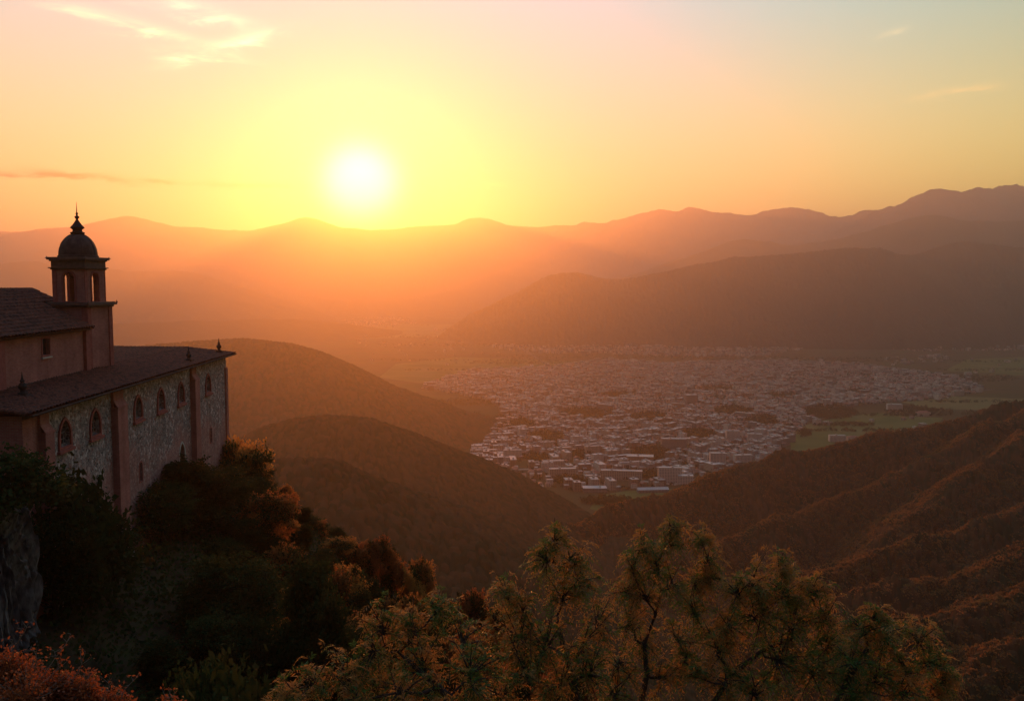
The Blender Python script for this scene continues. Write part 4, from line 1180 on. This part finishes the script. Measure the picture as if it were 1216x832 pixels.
feathery_tree(204, fbase(850, 24), [at(838, 850, 24), at(868, 800, 24), at(905, 772, 24.2), at(940, 758, 24.3)],
    [cl(925, 672, 20, 24.5, 'o'), cl(900, 690, 28, 24.4, 'o'), cl(872, 700, 24, 24.5, 'o'), cl(932, 700, 28, 24.5, 'g'), cl(962, 700, 22, 24.5, 'o'), cl(978, 725, 24, 24.5, 'o'), cl(905, 730, 38, 24.3, 'g'), cl(940, 745, 38, 24.3, 'g'),
     cl(870, 740, 26, 24.3, 'o'), cl(980, 760, 30, 24.4, 'g'), cl(850, 765, 26, 24.2, 'o'), cl(925, 785, 42, 24, 'g'), cl(970, 800, 44, 23.8, 'g'), cl(860, 812, 34, 23.8, 'o'), cl(900, 825, 36, 23.5, 'g'), cl(820, 800, 26, 24.2, 'o')],
    'broad feathery tree with a dense dark green middle and sweeping bare limbs', 1.25)
feathery_tree(205, fbase(985, 23), [at(985, 850, 23), at(1010, 800, 23), at(1030, 770, 23.2)],
    [cl(1040, 730, 18, 23.3, 'o'), cl(1025, 745, 26, 23.2, 'o'), cl(1052, 752, 26, 23.3, 'g'), cl(1088, 757, 24, 23.3, 'o'), cl(1105, 785, 22, 23.2, 'g'), cl(1122, 800, 14, 23.2, 'o'), cl(1075, 790, 28, 23.1, 'o'), cl(1010, 785, 26, 23, 'g'),
     cl(1045, 800, 30, 23, 'g'), cl(1080, 822, 34, 22.8, 'o'), cl(1015, 825, 34, 22.8, 'g'), cl(1110, 826, 20, 23, 'o')],
    'smallest feathery tree at the right end of the row below', 1.1)

# ------------------------------------------------------------------ the red shrubs in the lower left corner
def red_shrub(seed, clumps, twigs, label, base):
    g = np.random.default_rng(seed)
    root = empty('red_shrub', base); tag(root, label, 'shrub', 'red leaved shrubs in the lower left corner')
    B = Vector(base); t = MB(); P, D = [], []
    for c, rad, n in clumps:
        c = Vector(c) - B
        t.tube([Vector((0, 0, -0.3)), c * 0.5 + Vector((g.normal(0, .1), g.normal(0, .1), 0)), c], [0.05, 0.03, 0.012], 6)
        for b in range(int(n / 40)):
            u = Vector(rand_unit(g, 1)[0]); e = c + u * rad * g.uniform(0.5, 1.15)
            t.tube([c.lerp(e, .1), c.lerp(e, .6) + Vector((g.normal(0, .02), g.normal(0, .02), .02)), e], [0.008, 0.006, 0.003], 4)
            for q in range(26):
                P.append(tuple(c.lerp(e, g.uniform(0.45, 1.0)) + Vector(rand_unit(g, 1)[0]) * 0.10)); D.append(tuple(rand_unit(g, 1)[0]))
    for pts, dens in twigs:
        pts = [Vector(p) - B for p in pts]
        t.tube(pts, [0.011] + [0.006] * (len(pts) - 2) + [0.003], 5)
        for a, b in zip(pts[:-1], pts[1:]):
            for q in range(4):
                s = a.lerp(b, g.uniform()); e = s + Vector((g.normal(0, .08), g.normal(0, .05), abs(g.normal(.06, .05))))
                t.tube([s, e], [0.004, 0.002], 4)
                for _ in range(dens):
                    P.append(tuple(e + Vector(rand_unit(g, 1)[0]) * 0.03)); D.append(tuple(rand_unit(g, 1)[0]))
    t.build('stem', M['twig'], root)
    P, D = np.array(P), np.array(D); n = len(P)
    V, F = leaf_quads(P, D, rand_unit(g, n), g.uniform(0.035, 0.07, n), g.uniform(0.022, 0.04, n))
    link('foliage', np_mesh('foliage', V, F), M['leaf_red'], root)
    return root
def rc(px, py, rpx, Y, n): return (tuple(at(px, py, Y)), rpx * Y / F_PX, n)
Yr = 12.0
red_shrub(301, [rc(-20, 818, 46, Yr, 5200), rc(25, 816, 36, Yr, 5200), rc(10, 795, 22, Yr, 2200), rc(60, 826, 30, Yr, 4200), rc(98, 826, 28, Yr, 3600), rc(30, 840, 50, Yr - .4, 5200), rc(130, 842, 26, Yr, 2600), rc(75, 812, 14, Yr, 700)],
          [([at(18, 790, Yr), at(14, 762, Yr), at(22, 742, Yr)], 1), ([at(16, 770, Yr), at(30, 748, Yr), at(34, 738, Yr)], 1), ([at(50, 805, Yr), at(66, 780, Yr), at(78, 765, Yr), at(84, 752, Yr)], 2), ([at(84, 812, Yr), at(96, 790, Yr), at(102, 772, Yr)], 3),
           ([at(60, 805, Yr), at(70, 790, Yr), at(64, 772, Yr)], 4), ([at(40, 800, Yr), at(44, 782, Yr), at(40, 770, Yr)], 1)],
          'orange red leaved shrub with bare pale twigs filling the lower left corner', tuple(at(30, 930, Yr)))
red_shrub(302, [rc(150, 846, 18, Yr, 900), rc(198, 848, 20, Yr, 1000)],
          [([at(140, 838, Yr), at(148, 818, Yr), at(162, 804, Yr)], 3), ([at(120, 835, Yr), at(130, 815, Yr), at(128, 806, Yr)], 2), ([at(192, 840, Yr), at(198, 828, Yr), at(206, 826, Yr)], 4)],
          'sparse twiggy red shrub just right of the big orange red one', tuple(at(170, 930, Yr)))

# ================================================================== FIELDS AND TOWN
def field(name, pts, mat, z):
    V = [tuple(ground_at(x, y, z)) for x, y in pts]
    me = bpy.data.meshes.new(name); me.from_pydata([v for v in V], [], [tuple(range(len(V)))[::-1]]); me.update()
    tag(link(name, me, mat), kind='structure')
M['field_green'] = noisy_mat('green_field', [(0.085, 0.10, 0.032), (0.13, 0.14, 0.045), (0.18, 0.155, 0.065)], scale=0.006, rough=1.0, spec=0.0)
M['field_gold'] = noisy_mat('stubble_field', [(0.15, 0.13, 0.05), (0.22, 0.18, 0.07)], scale=0.006, rough=1.0, spec=0.0)
M['asphalt'] = noisy_mat('asphalt', [(0.05, 0.05, 0.05), (0.07, 0.065, 0.06)], scale=0.1, rough=0.9)
M['track'] = noisy_mat('pale_track', [(0.30, 0.26, 0.20), (0.36, 0.31, 0.25)], scale=0.05, rough=0.95, spec=0.0)
field('field', [(940, 540), (938, 522), (950, 506), (1000, 494), (1050, 490), (1075, 494), (1120, 496), (1100, 520), (1010, 530)], M['field_green'], 0.4)
field('field', [(1065, 476), (1100, 466), (1130, 470), (1200, 473), (1290, 474), (1290, 490), (1200, 487), (1140, 486), (1100, 484)], M['field_gold'], 0.5)
field('field', [(700, 604), (712, 588), (740, 583), (800, 580), (840, 584), (800, 600), (740, 612)], M['field_green'], 0.4)
field('field', [(450, 448), (470, 432), (540, 424), (640, 427), (720, 430), (700, 438), (610, 440), (560, 446), (500, 455)], M['field_green'], 0.45)
field('field', [(1120, 440), (1150, 426), (1216, 424), (1330, 426), (1330, 442), (1216, 446)], M['field_green'], 0.45)
field('field', [(470, 520), (480, 506), (530, 500), (560, 506), (545, 524), (500, 530)], M['field_green'], 0.45)
field('field', [(380, 392), (470, 384), (600, 386), (560, 398), (430, 402)], M['field_gold'], 0.45)

def road(name, pts, w, mat, z):
    P = [ground_at(x, y, z) for x, y in pts]; V, F = [], []
    for i, p in enumerate(P):
        t = (P[min(i + 1, len(P) - 1)] - P[max(i - 1, 0)]).normalized(); n = Vector((-t.y, t.x, 0)) * w / 2
        V += [tuple(p + n), tuple(p - n)]
    F = [(2 * i, 2 * i + 1, 2 * i + 3, 2 * i + 2) for i in range(len(P) - 1)]
    me = bpy.data.meshes.new(name); me.from_pydata(V, [], F); me.update(); tag(link(name, me, mat), kind='structure')
road('road', [(560, 560), (640, 556), (720, 566), (800, 575), (870, 560), (950, 545), (1060, 520), (1200, 500)], 14, M['track'], 0.7)
road('road', [(600, 400), (660, 440), (720, 490), (760, 540), (790, 580)], 12, M['asphalt'], 0.8)
road('road', [(470, 510), (600, 500), (760, 500), (900, 490), (1000, 480), (1180, 462)], 12, M['asphalt'], 0.75)

def wall_windows(name, base, dark, sx=3.2, sz=3.0, frac=0.5):
    """plaster wall with rows of dark window openings laid out in metres over the facades"""
    m, nt, out = new_mat(name); N, L = nt.nodes, nt.links
    b = N.new('ShaderNodeBsdfPrincipled'); b.inputs['Roughness'].default_value = 0.85; b.inputs['Specular IOR Level'].default_value = 0.2
    g = N.new('ShaderNodeNewGeometry'); tc = N.new('ShaderNodeTexCoord'); sp = N.new('ShaderNodeSeparateXYZ'); L.new(tc.outputs['Object'], sp.inputs[0])
    def mt(op, a, c=None):
        n = N.new('ShaderNodeMath'); n.operation = op
        for i, v in enumerate((a, c)):
            if v is None: continue
            if isinstance(v, (int, float)): n.inputs[i].default_value = v
            else: L.new(v, n.inputs[i])
        return n.outputs[0]
    u = mt('FRACT', mt('DIVIDE', mt('ADD', sp.outputs[0], sp.outputs[1]), sx)); v = mt('FRACT', mt('DIVIDE', sp.outputs[2], sz))
    inside = mt('MULTIPLY', mt('LESS_THAN', mt('ABSOLUTE', mt('SUBTRACT', u, 0.5)), frac / 2), mt('LESS_THAN', mt('ABSOLUTE', mt('SUBTRACT', v, 0.55)), 0.27))
    mx = N.new('ShaderNodeMix'); mx.data_type = 'RGBA'; L.new(inside, mx.inputs['Factor'])
    mx.inputs['A'].default_value = (*base, 1); mx.inputs['B'].default_value = (*dark, 1)
    L.new(mx.outputs['Result'], b.inputs['Base Color']); L.new(b.outputs[0], out.inputs['Surface'])
    return m
WALLS = [wall_windows('white_plaster', (0.72, 0.60, 0.50), (0.10, 0.09, 0.09)), wall_windows('cream_plaster', (0.52, 0.40, 0.31), (0.08, 0.08, 0.08), 3.6),
         wall_windows('grey_plaster', (0.30, 0.26, 0.23), (0.08, 0.08, 0.10), 2.8, 3.1), wall_windows('ochre_plaster', (0.30, 0.19, 0.13), (0.08, 0.07, 0.07), 3.3)]
ROOFS = [noisy_mat('flat_pale_roof', [(0.28, 0.23, 0.19), (0.46, 0.39, 0.33)], scale=0.1, rough=0.42, spec=0.5), noisy_mat('red_tile_roof', [(0.30, 0.12, 0.08), (0.40, 0.18, 0.11)], scale=0.1, rough=0.75),
         noisy_mat('sheet_metal_roof', [(0.46, 0.41, 0.35), (0.58, 0.52, 0.45)], scale=0.1, rough=0.45, spec=0.4, metallic=0.0)]

def house_geo(w, d, h, kind, g):
    """returns (wall polygons, roof polygons) round the origin; kind 0 flat roof with parapet, 1 gable, 2 hip"""
    x, y = w / 2, d / 2
    wv = [(-x, -y, 0), (x, -y, 0), (x, y, 0), (-x, y, 0), (-x, -y, h), (x, -y, h), (x, y, h), (-x, y, h)]
    wf = [(0, 1, 5, 4), (1, 2, 6, 5), (2, 3, 7, 6), (3, 0, 4, 7)]
    if kind == 0:
        a, b = x - .35, y - .35
        rv = [(-x - .1, -y - .1, h + .7), (x + .1, -y - .1, h + .7), (x + .1, y + .1, h + .7), (-x - .1, y + .1, h + .7), (-a, -b, h + .7), (a, -b, h + .7), (a, b, h + .7), (-a, b, h + .7),
              (-a, -b, h + .15), (a, -b, h + .15), (a, b, h + .15), (-a, b, h + .15), (-x - .1, -y - .1, h), (x + .1, -y - .1, h), (x + .1, y + .1, h), (-x - .1, y + .1, h)]
        rf = [(0, 1, 5, 4), (1, 2, 6, 5), (2, 3, 7, 6), (3, 0, 4, 7), (4, 5, 9, 8), (5, 6, 10, 9), (6, 7, 11, 10), (7, 4, 8, 11), (8, 9, 10, 11), (12, 13, 1, 0), (13, 14, 2, 1), (14, 15, 3, 2), (15, 12, 0, 3)]
        if w > 14:                                            # stair head
            n = len(rv); cx = g.uniform(-x * .5, x * .5)
            rv += [(cx - 2, -2, h + .15), (cx + 2, -2, h + .15), (cx + 2, 2, h + .15), (cx - 2, 2, h + .15), (cx - 2, -2, h + 2.9), (cx + 2, -2, h + 2.9), (cx + 2, 2, h + 2.9), (cx - 2, 2, h + 2.9)]
            rf += [tuple(n + i for i in q) for q in ((0, 1, 5, 4), (1, 2, 6, 5), (2, 3, 7, 6), (3, 0, 4, 7), (4, 5, 6, 7))]
    else:
        e = .4; r = h + min(x, y) * 0.55; k = 0 if kind == 1 else min(y, x * .7)
        rv = [(-x - e, -y - e, h - .1), (x + e, -y - e, h - .1), (x + e, y + e, h - .1), (-x - e, y + e, h - .1), (-x - e + k, 0, r), (x + e - k, 0, r)]
        rf = [(0, 1, 5, 4), (2, 3, 4, 5), (1, 2, 5), (3, 0, 4)]
    return (wv, wf), (rv, rf)

TOWN = [(520, 452), (560, 440), (640, 436), (720, 428), (800, 432), (900, 428), (1000, 432), (1080, 440), (1150, 452), (1170, 464), (1120, 474), (1060, 478), (990, 484), (960, 500), (940, 524), (915, 546), (850, 560), (800, 578), (700, 586), (640, 580), (590, 562), (560, 545), (575, 520), (600, 495), (590, 480), (545, 468), (500, 462)]
FARTOWN = [(560, 402), (640, 394), (740, 396), (820, 406), (900, 410), (960, 414), (900, 424), (800, 424), (720, 420), (640, 420), (590, 414)]
VILLAGE = [[(1000, 408), (1060, 404), (1216, 408), (1216, 416), (1080, 418)], [(1130, 402), (1216, 398), (1260, 404), (1200, 412)], [(400, 380), (470, 376), (500, 384), (430, 390)], [(520, 392), (560, 388), (600, 394), (560, 400)], [(1040, 426), (1120, 422), (1130, 430), (1060, 434)], [(960, 505), (990, 500), (985, 508)]]
GREENS = [(697, 492, 34, 7), (770, 496, 22, 6), (650, 520, 20, 7), (775, 540, 22, 9), (985, 490, 30, 8), (870, 488, 26, 5), (905, 500, 20, 6), (620, 505, 14, 6), (735, 470, 18, 4), (850, 462, 22, 3), (690, 540, 14, 5), (640, 545, 16, 5), (830, 516, 20, 5), (930, 470, 22, 3), (1020, 466, 18, 3), (760, 565, 30, 5), (680, 572, 22, 5)]
def inside(poly, x, y):
    c = False; n = len(poly); j = n - 1
    for i in range(n):
        xi, yi = poly[i]; xj, yj = poly[j]
        if (yi > y) != (yj > y) and x < (xj - xi) * (y - yi) / (yj - yi) + xi: c = not c
        j = i
    return c
def in_green(x, y):
    return any(((x - a) / w) ** 2 + ((y - b) / h) ** 2 < 1 for a, b, w, h in GREENS)

hg = np.random.default_rng(99)
houses = []           # (x, y, rz, w, d, h, kind, wall, roof)
def fill_town(poly, cell, big_share, z_lo, z_hi, keep=0.86, rot=0.3):
    P = [ground_at(x, y) for x, y in poly]
    x0, x1 = min(p.x for p in P), max(p.x for p in P); y0, y1 = min(p.y for p in P), max(p.y for p in P)
    nx, ny = int((x1 - x0) / cell), int((y1 - y0) / cell)
    for i in range(nx):
        for j in range(ny):
            X, Y = x0 + (i + .5) * cell, y0 + (j + .5) * cell
            dist = math.sin(X / 310.0) * 0.4 + math.sin(Y / 420.0 + 1) * 0.35 + rot
            # streets: leave every sixth row open, bent with the district
            u = X * math.cos(dist) + Y * math.sin(dist)
            if (u / cell) % 6 < 0.8 or hg.uniform() > keep * (0.62 + 0.62 * float(vnoise(np.array([X / 170.0]), np.array([Y / 230.0]), 3)[0])): continue
            X += hg.uniform(-.28, .28) * cell; Y += hg.uniform(-.28, .28) * cell
            px, py = to_px(X, Y, 0)
            if not inside(poly, px, py) or in_green(px, py): continue
            dz = float(vnoise(np.array([X / 260.0 + 7]), np.array([Y / 300.0]), 8)[0]); b = hg.uniform() < big_share * (0.3 + 1.6 * dz) * (1.9 if py > 535 else 1.4 if py > 505 else 1.0)
            w = (hg.uniform(16, 30) if hg.uniform() < 0.8 else hg.uniform(30, 52)) if b else hg.uniform(8, 15); d = hg.uniform(11, 16) if b else hg.uniform(7, 12)
            h = hg.uniform(9, 19) if b else hg.uniform(z_lo, z_hi)
            kind = 0 if b or hg.uniform() < 0.55 else int(hg.integers(1, 3))
            houses.append((X, Y, dist + (math.pi / 2 if hg.uniform() < .5 else 0), w, d, h, kind, int(hg.integers(0, 4)), (0 if hg.uniform() < .8 else 2) if kind == 0 else 1))
fill_town(TOWN, 17, 0.13, 5, 10)
fill_town(FARTOWN, 34, 0.3, 6, 11)
for v in VILLAGE: fill_town(v, 38, 0.2, 5, 9, keep=0.5)
fill_town([(930, 500), (1140, 494), (1100, 522), (930, 534)], 34, 0.1, 5, 8, keep=0.07)
fill_town([(1040, 418), (1290, 412), (1290, 470), (1160, 462)], 60, 0.2, 5, 8, keep=0.10)
fill_town([(400, 384), (640, 388), (560, 440), (440, 430)], 70, 0.2, 5, 8, keep=0.12)

# buildings that stand out, one by one: (x, y, width, depth, height, roof kind, wall, roof, label)
SPECIAL = [
    (795, 572, 46, 16, 30, 0, 0, 0, 'tall white apartment block at the right end of the front row of town'),
    (814, 574, 30, 18, 17, 0, 0, 2, 'white curved stepped building beside the tall white apartment block'),
    (738, 569, 84, 16, 19, 0, 1, 0, 'very long pale block with a flat roof in the front row of town'),
    (668, 566, 56, 16, 18, 0, 1, 0, 'long cream block left of the very long pale block'),
    (622, 580, 30, 20, 7, 0, 0, 2, 'low hall with a blinding bright roof at the foot of the left hill'),
    (706, 583, 46, 24, 8, 0, 2, 2, 'wide low hall with a bright metal roof in front of the long blocks'),
    (775, 584, 60, 14, 6, 1, 2, 2, 'long low shed with a grey roof on the edge of the small field'),
    (870, 523, 34, 16, 26, 0, 0, 0, 'left one of the pale apartment blocks side by side near the field'),
    (896, 525, 36, 16, 22, 0, 0, 0, 'right one of the pale apartment blocks side by side near the field'),
    (852, 550, 34, 18, 24, 0, 0, 0, 'white apartment block at the right edge of the front row'),
    (882, 548, 40, 16, 16, 0, 0, 0, 'lower white block just right of the block on the front edge'),
    (1062, 488, 44, 22, 22, 0, 0, 0, 'lone white building between trees beside the green meadow'),
    (994, 524, 40, 16, 16, 0, 0, 0, 'left one of the white houses at the near edge of the meadow'),
    (1013, 524, 30, 16, 11, 2, 0, 1, 'right one of the white houses at the near edge of the meadow'),
    (1096, 494, 40, 18, 12, 2, 0, 1, 'pale house with trees on the far right of the meadow'),
    (820, 479, 40, 30, 30, 0, 2, 0, 'grey office block in the middle of the town'),
    (800, 532, 60, 18, 24, 0, 2, 0, 'grey slab block above the wooded park in the right part of town'),
    (1096, 466, 46, 20, 18, 0, 0, 0, 'pale block at the outer right tip of the town'),
    (772, 403, 60, 40, 95, 0, 1, 0, 'tallest tower block far off at the foot of the dark hill'),
    (780, 405, 60, 40, 62, 0, 1, 0, 'shorter tower block touching the tallest one at the foot of the dark hill'),
    (965, 412, 40, 34, 60, 0, 0, 0, 'pair of pale slabs far off below the dark hill'),
    (960, 412, 30, 30, 52, 0, 0, 0, 'slightly lower pale slab left of the far pair'),
    (646, 441, 90, 20, 9, 0, 2, 2, 'long shed with a glinting roof at the far left edge of town'),
    (500, 508, 110, 26, 8, 1, 2, 2, 'long greenhouse with a bright roof beside the left hill'),
    (487, 504, 90, 22, 8, 1, 2, 2, 'second long greenhouse behind the bright roofed one'),
    (760, 548, 60, 30, 14, 0, 3, 0, 'broad ochre block left of the wooded park'),
]
def build_house(name, spec, label, cat, group=None):
    X, Y, rz, w, d, h, kind, wl_, rf_ = spec
    (wv, wf), (rv, rf) = house_geo(w, d, h, kind, hg)
    root = empty(name, (X, Y, 0), rz); tag(root, label, cat, group)
    me = bpy.data.meshes.new('wall'); me.from_pydata(wv, [], wf); me.update(); link('wall', me, WALLS[wl_], root)
    me = bpy.data.meshes.new('roof'); me.from_pydata(rv, [], rf); me.update(); link('roof', me, ROOFS[rf_], root)
    return root
for (px, py, w, d, h, kind, wl_, rf_, lab) in SPECIAL:
    p = ground_at(px, py)
    houses = [q for q in houses if math.hypot(q[0] - p.x, q[1] - p.y) > max(w, d) * 0.62 + 6]
    build_house('apartment_block' if h > 14 else 'long_hall', (p.x, p.y, hg.uniform(-0.2, 0.2), w, d, h, kind, wl_, rf_), lab, 'building')
houses.sort(key=lambda q: -(q[3] * q[5] / (q[1] ** 2)))
near, rest = houses[:270], houses[270:]
WN = ['white', 'cream', 'grey', 'ochre']; RN = {0: 'flat roofed', 1: 'red roofed', 2: 'metal roofed'}
town_objs = []
for q in near:
    px, py = to_px(q[0], q[1], 0)
    size = 'block' if q[3] > 15.5 else 'house'
    zone = 'front row of town' if py > 562 else 'near the town front' if py > 540 else 'middle of town' if py > 500 else 'far back in town'
    side = 'left part' if px < 680 else 'central part' if px < 830 else 'right part'
    lab = f'{WN[q[7]]} {RN[q[8]]} {size}, {zone}, {side}'
    town_objs.append((lab, px, build_house('town_block' if size == 'block' else 'town_house', q, lab, 'building' if size == 'block' else 'house', lab.replace('block', 'blocks').replace('house', 'houses'))))
ORDT = ['first', 'second', 'third', 'fourth', 'fifth', 'sixth', 'seventh', 'eighth', 'ninth', 'tenth', 'eleventh', 'twelfth', 'thirteenth', 'fourteenth', 'fifteenth', 'sixteenth', 'seventeenth', 'eighteenth', 'nineteenth', 'twentieth']
for lab in sorted({q[0] for q in town_objs}):
    same = sorted([q for q in town_objs if q[0] == lab], key=lambda q: q[1])
    if 1 < len(same) <= 20:
        for i, q in enumerate(same):
            q[2]['label'] = lab + ', ' + ('leftmost' if i == 0 else 'rightmost' if i == len(same) - 1 else ORDT[i] + ' from the left')
# everything beyond the first few hundred houses is one mass
wV, wF, wM, rV, rF, rM = [], [], [], [], [], []
allV, allF, allM = [], [], []
for q in rest:
    (wv, wf), (rv, rf) = house_geo(q[3], q[4], q[5], q[6], hg)
    c, s = math.cos(q[2]), math.sin(q[2])
    for vs, fs, mi in ((wv, wf, q[7]), (rv, rf, 4 + q[8])):
        n = len(allV); allV += [(q[0] + x * c - y * s, q[1] + x * s + y * c, z) for x, y, z in vs]
        allF += [tuple(n + i for i in f) for f in fs]; allM += [mi] * len(fs)
me = bpy.data.meshes.new('distant_houses'); me.from_pydata(allV, [], allF); me.update(); me.polygons.foreach_set('material_index', np.array(allM, np.int32))
tag(link('distant_houses', me, WALLS + ROOFS), 'dense mass of small pale houses filling the hazy valley town', 'houses', kind='stuff')
print('HOUSES', len(houses), 'rest', len(rest))

# trees between the houses and round the meadows: clumps of leaf-sized faces
def town_woods():
    g = np.random.default_rng(5); cs = []
    for a, b, w, h in GREENS + [(600, 505, 26, 12), (560, 500, 22, 9), (985, 492, 34, 6), (1080, 488, 30, 5), (1110, 490, 22, 4), (930, 505, 14, 5), (1150, 450, 60, 4), (1060, 445, 60, 3), (620, 430, 60, 3), (1180, 492, 40, 3), (720, 596, 30, 4), (560, 478, 40, 4), (1000, 428, 70, 3), (880, 426, 90, 2.5), (700, 424, 120, 2.5), (1000, 505, 40, 2), (1010, 512, 60, 0.9), (1075, 494, 60, 0.8), (955, 515, 8, 5), (1180, 440, 80, 0.8), (1200, 430, 70, 0.6), (1190, 478, 90, 0.8), (600, 432, 70, 0.7), (540, 440, 60, 0.8), (500, 428, 60, 0.7), (560, 410, 120, 1.5), (480, 400, 90, 1.5), (520, 516, 40, 1.2)]:
        n = int(w * h * 0.75) + 12
        for _ in range(n):
            t, r = g.uniform(0, 6.283), math.sqrt(g.uniform()); px, py = a + w * r * math.cos(t), b + h * r * math.sin(t)
            p = ground_at(px, py); cs.append((p.x, p.y, g.uniform(3.5, 7.5)))
    P = [ground_at(x, y) for x, y in TOWN]; x0, x1 = min(p.x for p in P), max(p.x for p in P); y0, y1 = min(p.y for p in P), max(p.y for p in P)
    k = 0
    while k < 4200:
        X, Y = g.uniform(x0, x1), g.uniform(y0, y1); px, py = to_px(X, Y, 0)
        if inside(TOWN, px, py): cs.append((X, Y, g.uniform(2.5, 5))); k += 1
    cs = np.array(cs); n = 26
    K = len(cs) * n; idx = np.repeat(np.arange(len(cs)), n); u = rand_unit(g, K); u[:, 2] = np.abs(u[:, 2]) * 1.2
    P = np.stack([cs[idx, 0], cs[idx, 1], cs[idx, 2] * .5], -1) + u * (cs[idx, 2] * g.uniform(.6, 1, K))[:, None]
    D = rand_unit(g, K)
    V, F = leaf_quads(P - D * 1.5, D, rand_unit(g, K), g.uniform(2.2, 4.2, K), g.uniform(1.8, 3.2, K))
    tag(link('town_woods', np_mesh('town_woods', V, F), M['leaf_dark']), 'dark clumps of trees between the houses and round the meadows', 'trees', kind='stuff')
town_woods()

# ================================================================== HAZE
def haze():
    m, nt, out = new_mat('haze_air')
    v = nt.nodes.new('ShaderNodeVolumePrincipled')
    v.inputs['Color'].default_value = (0.575, 0.515, 0.50, 1)
    v.inputs['Density'].default_value = HAZE_DENSITY
    v.inputs['Anisotropy'].default_value = HAZE_G
    nt.links.new(v.outputs[0], out.inputs['Volume'])
    x, y0, y1, z0, z1 = 27000, -900, 33000, -6, HAZE_TOP
    V = [(-x, y0, z0), (x, y0, z0), (x, y1, z0), (-x, y1, z0), (-x, y0, z1), (x, y0, z1), (x, y1, z1), (-x, y1, z1)]
    F = [(0, 3, 2, 1), (4, 5, 6, 7), (0, 1, 5, 4), (1, 2, 6, 5), (2, 3, 7, 6), (3, 0, 4, 7)]
    o = link('haze', np_mesh('haze', V, F), m)
    tag(o, 'warm golden haze filling the air of the valley', 'haze', kind='stuff')
haze()
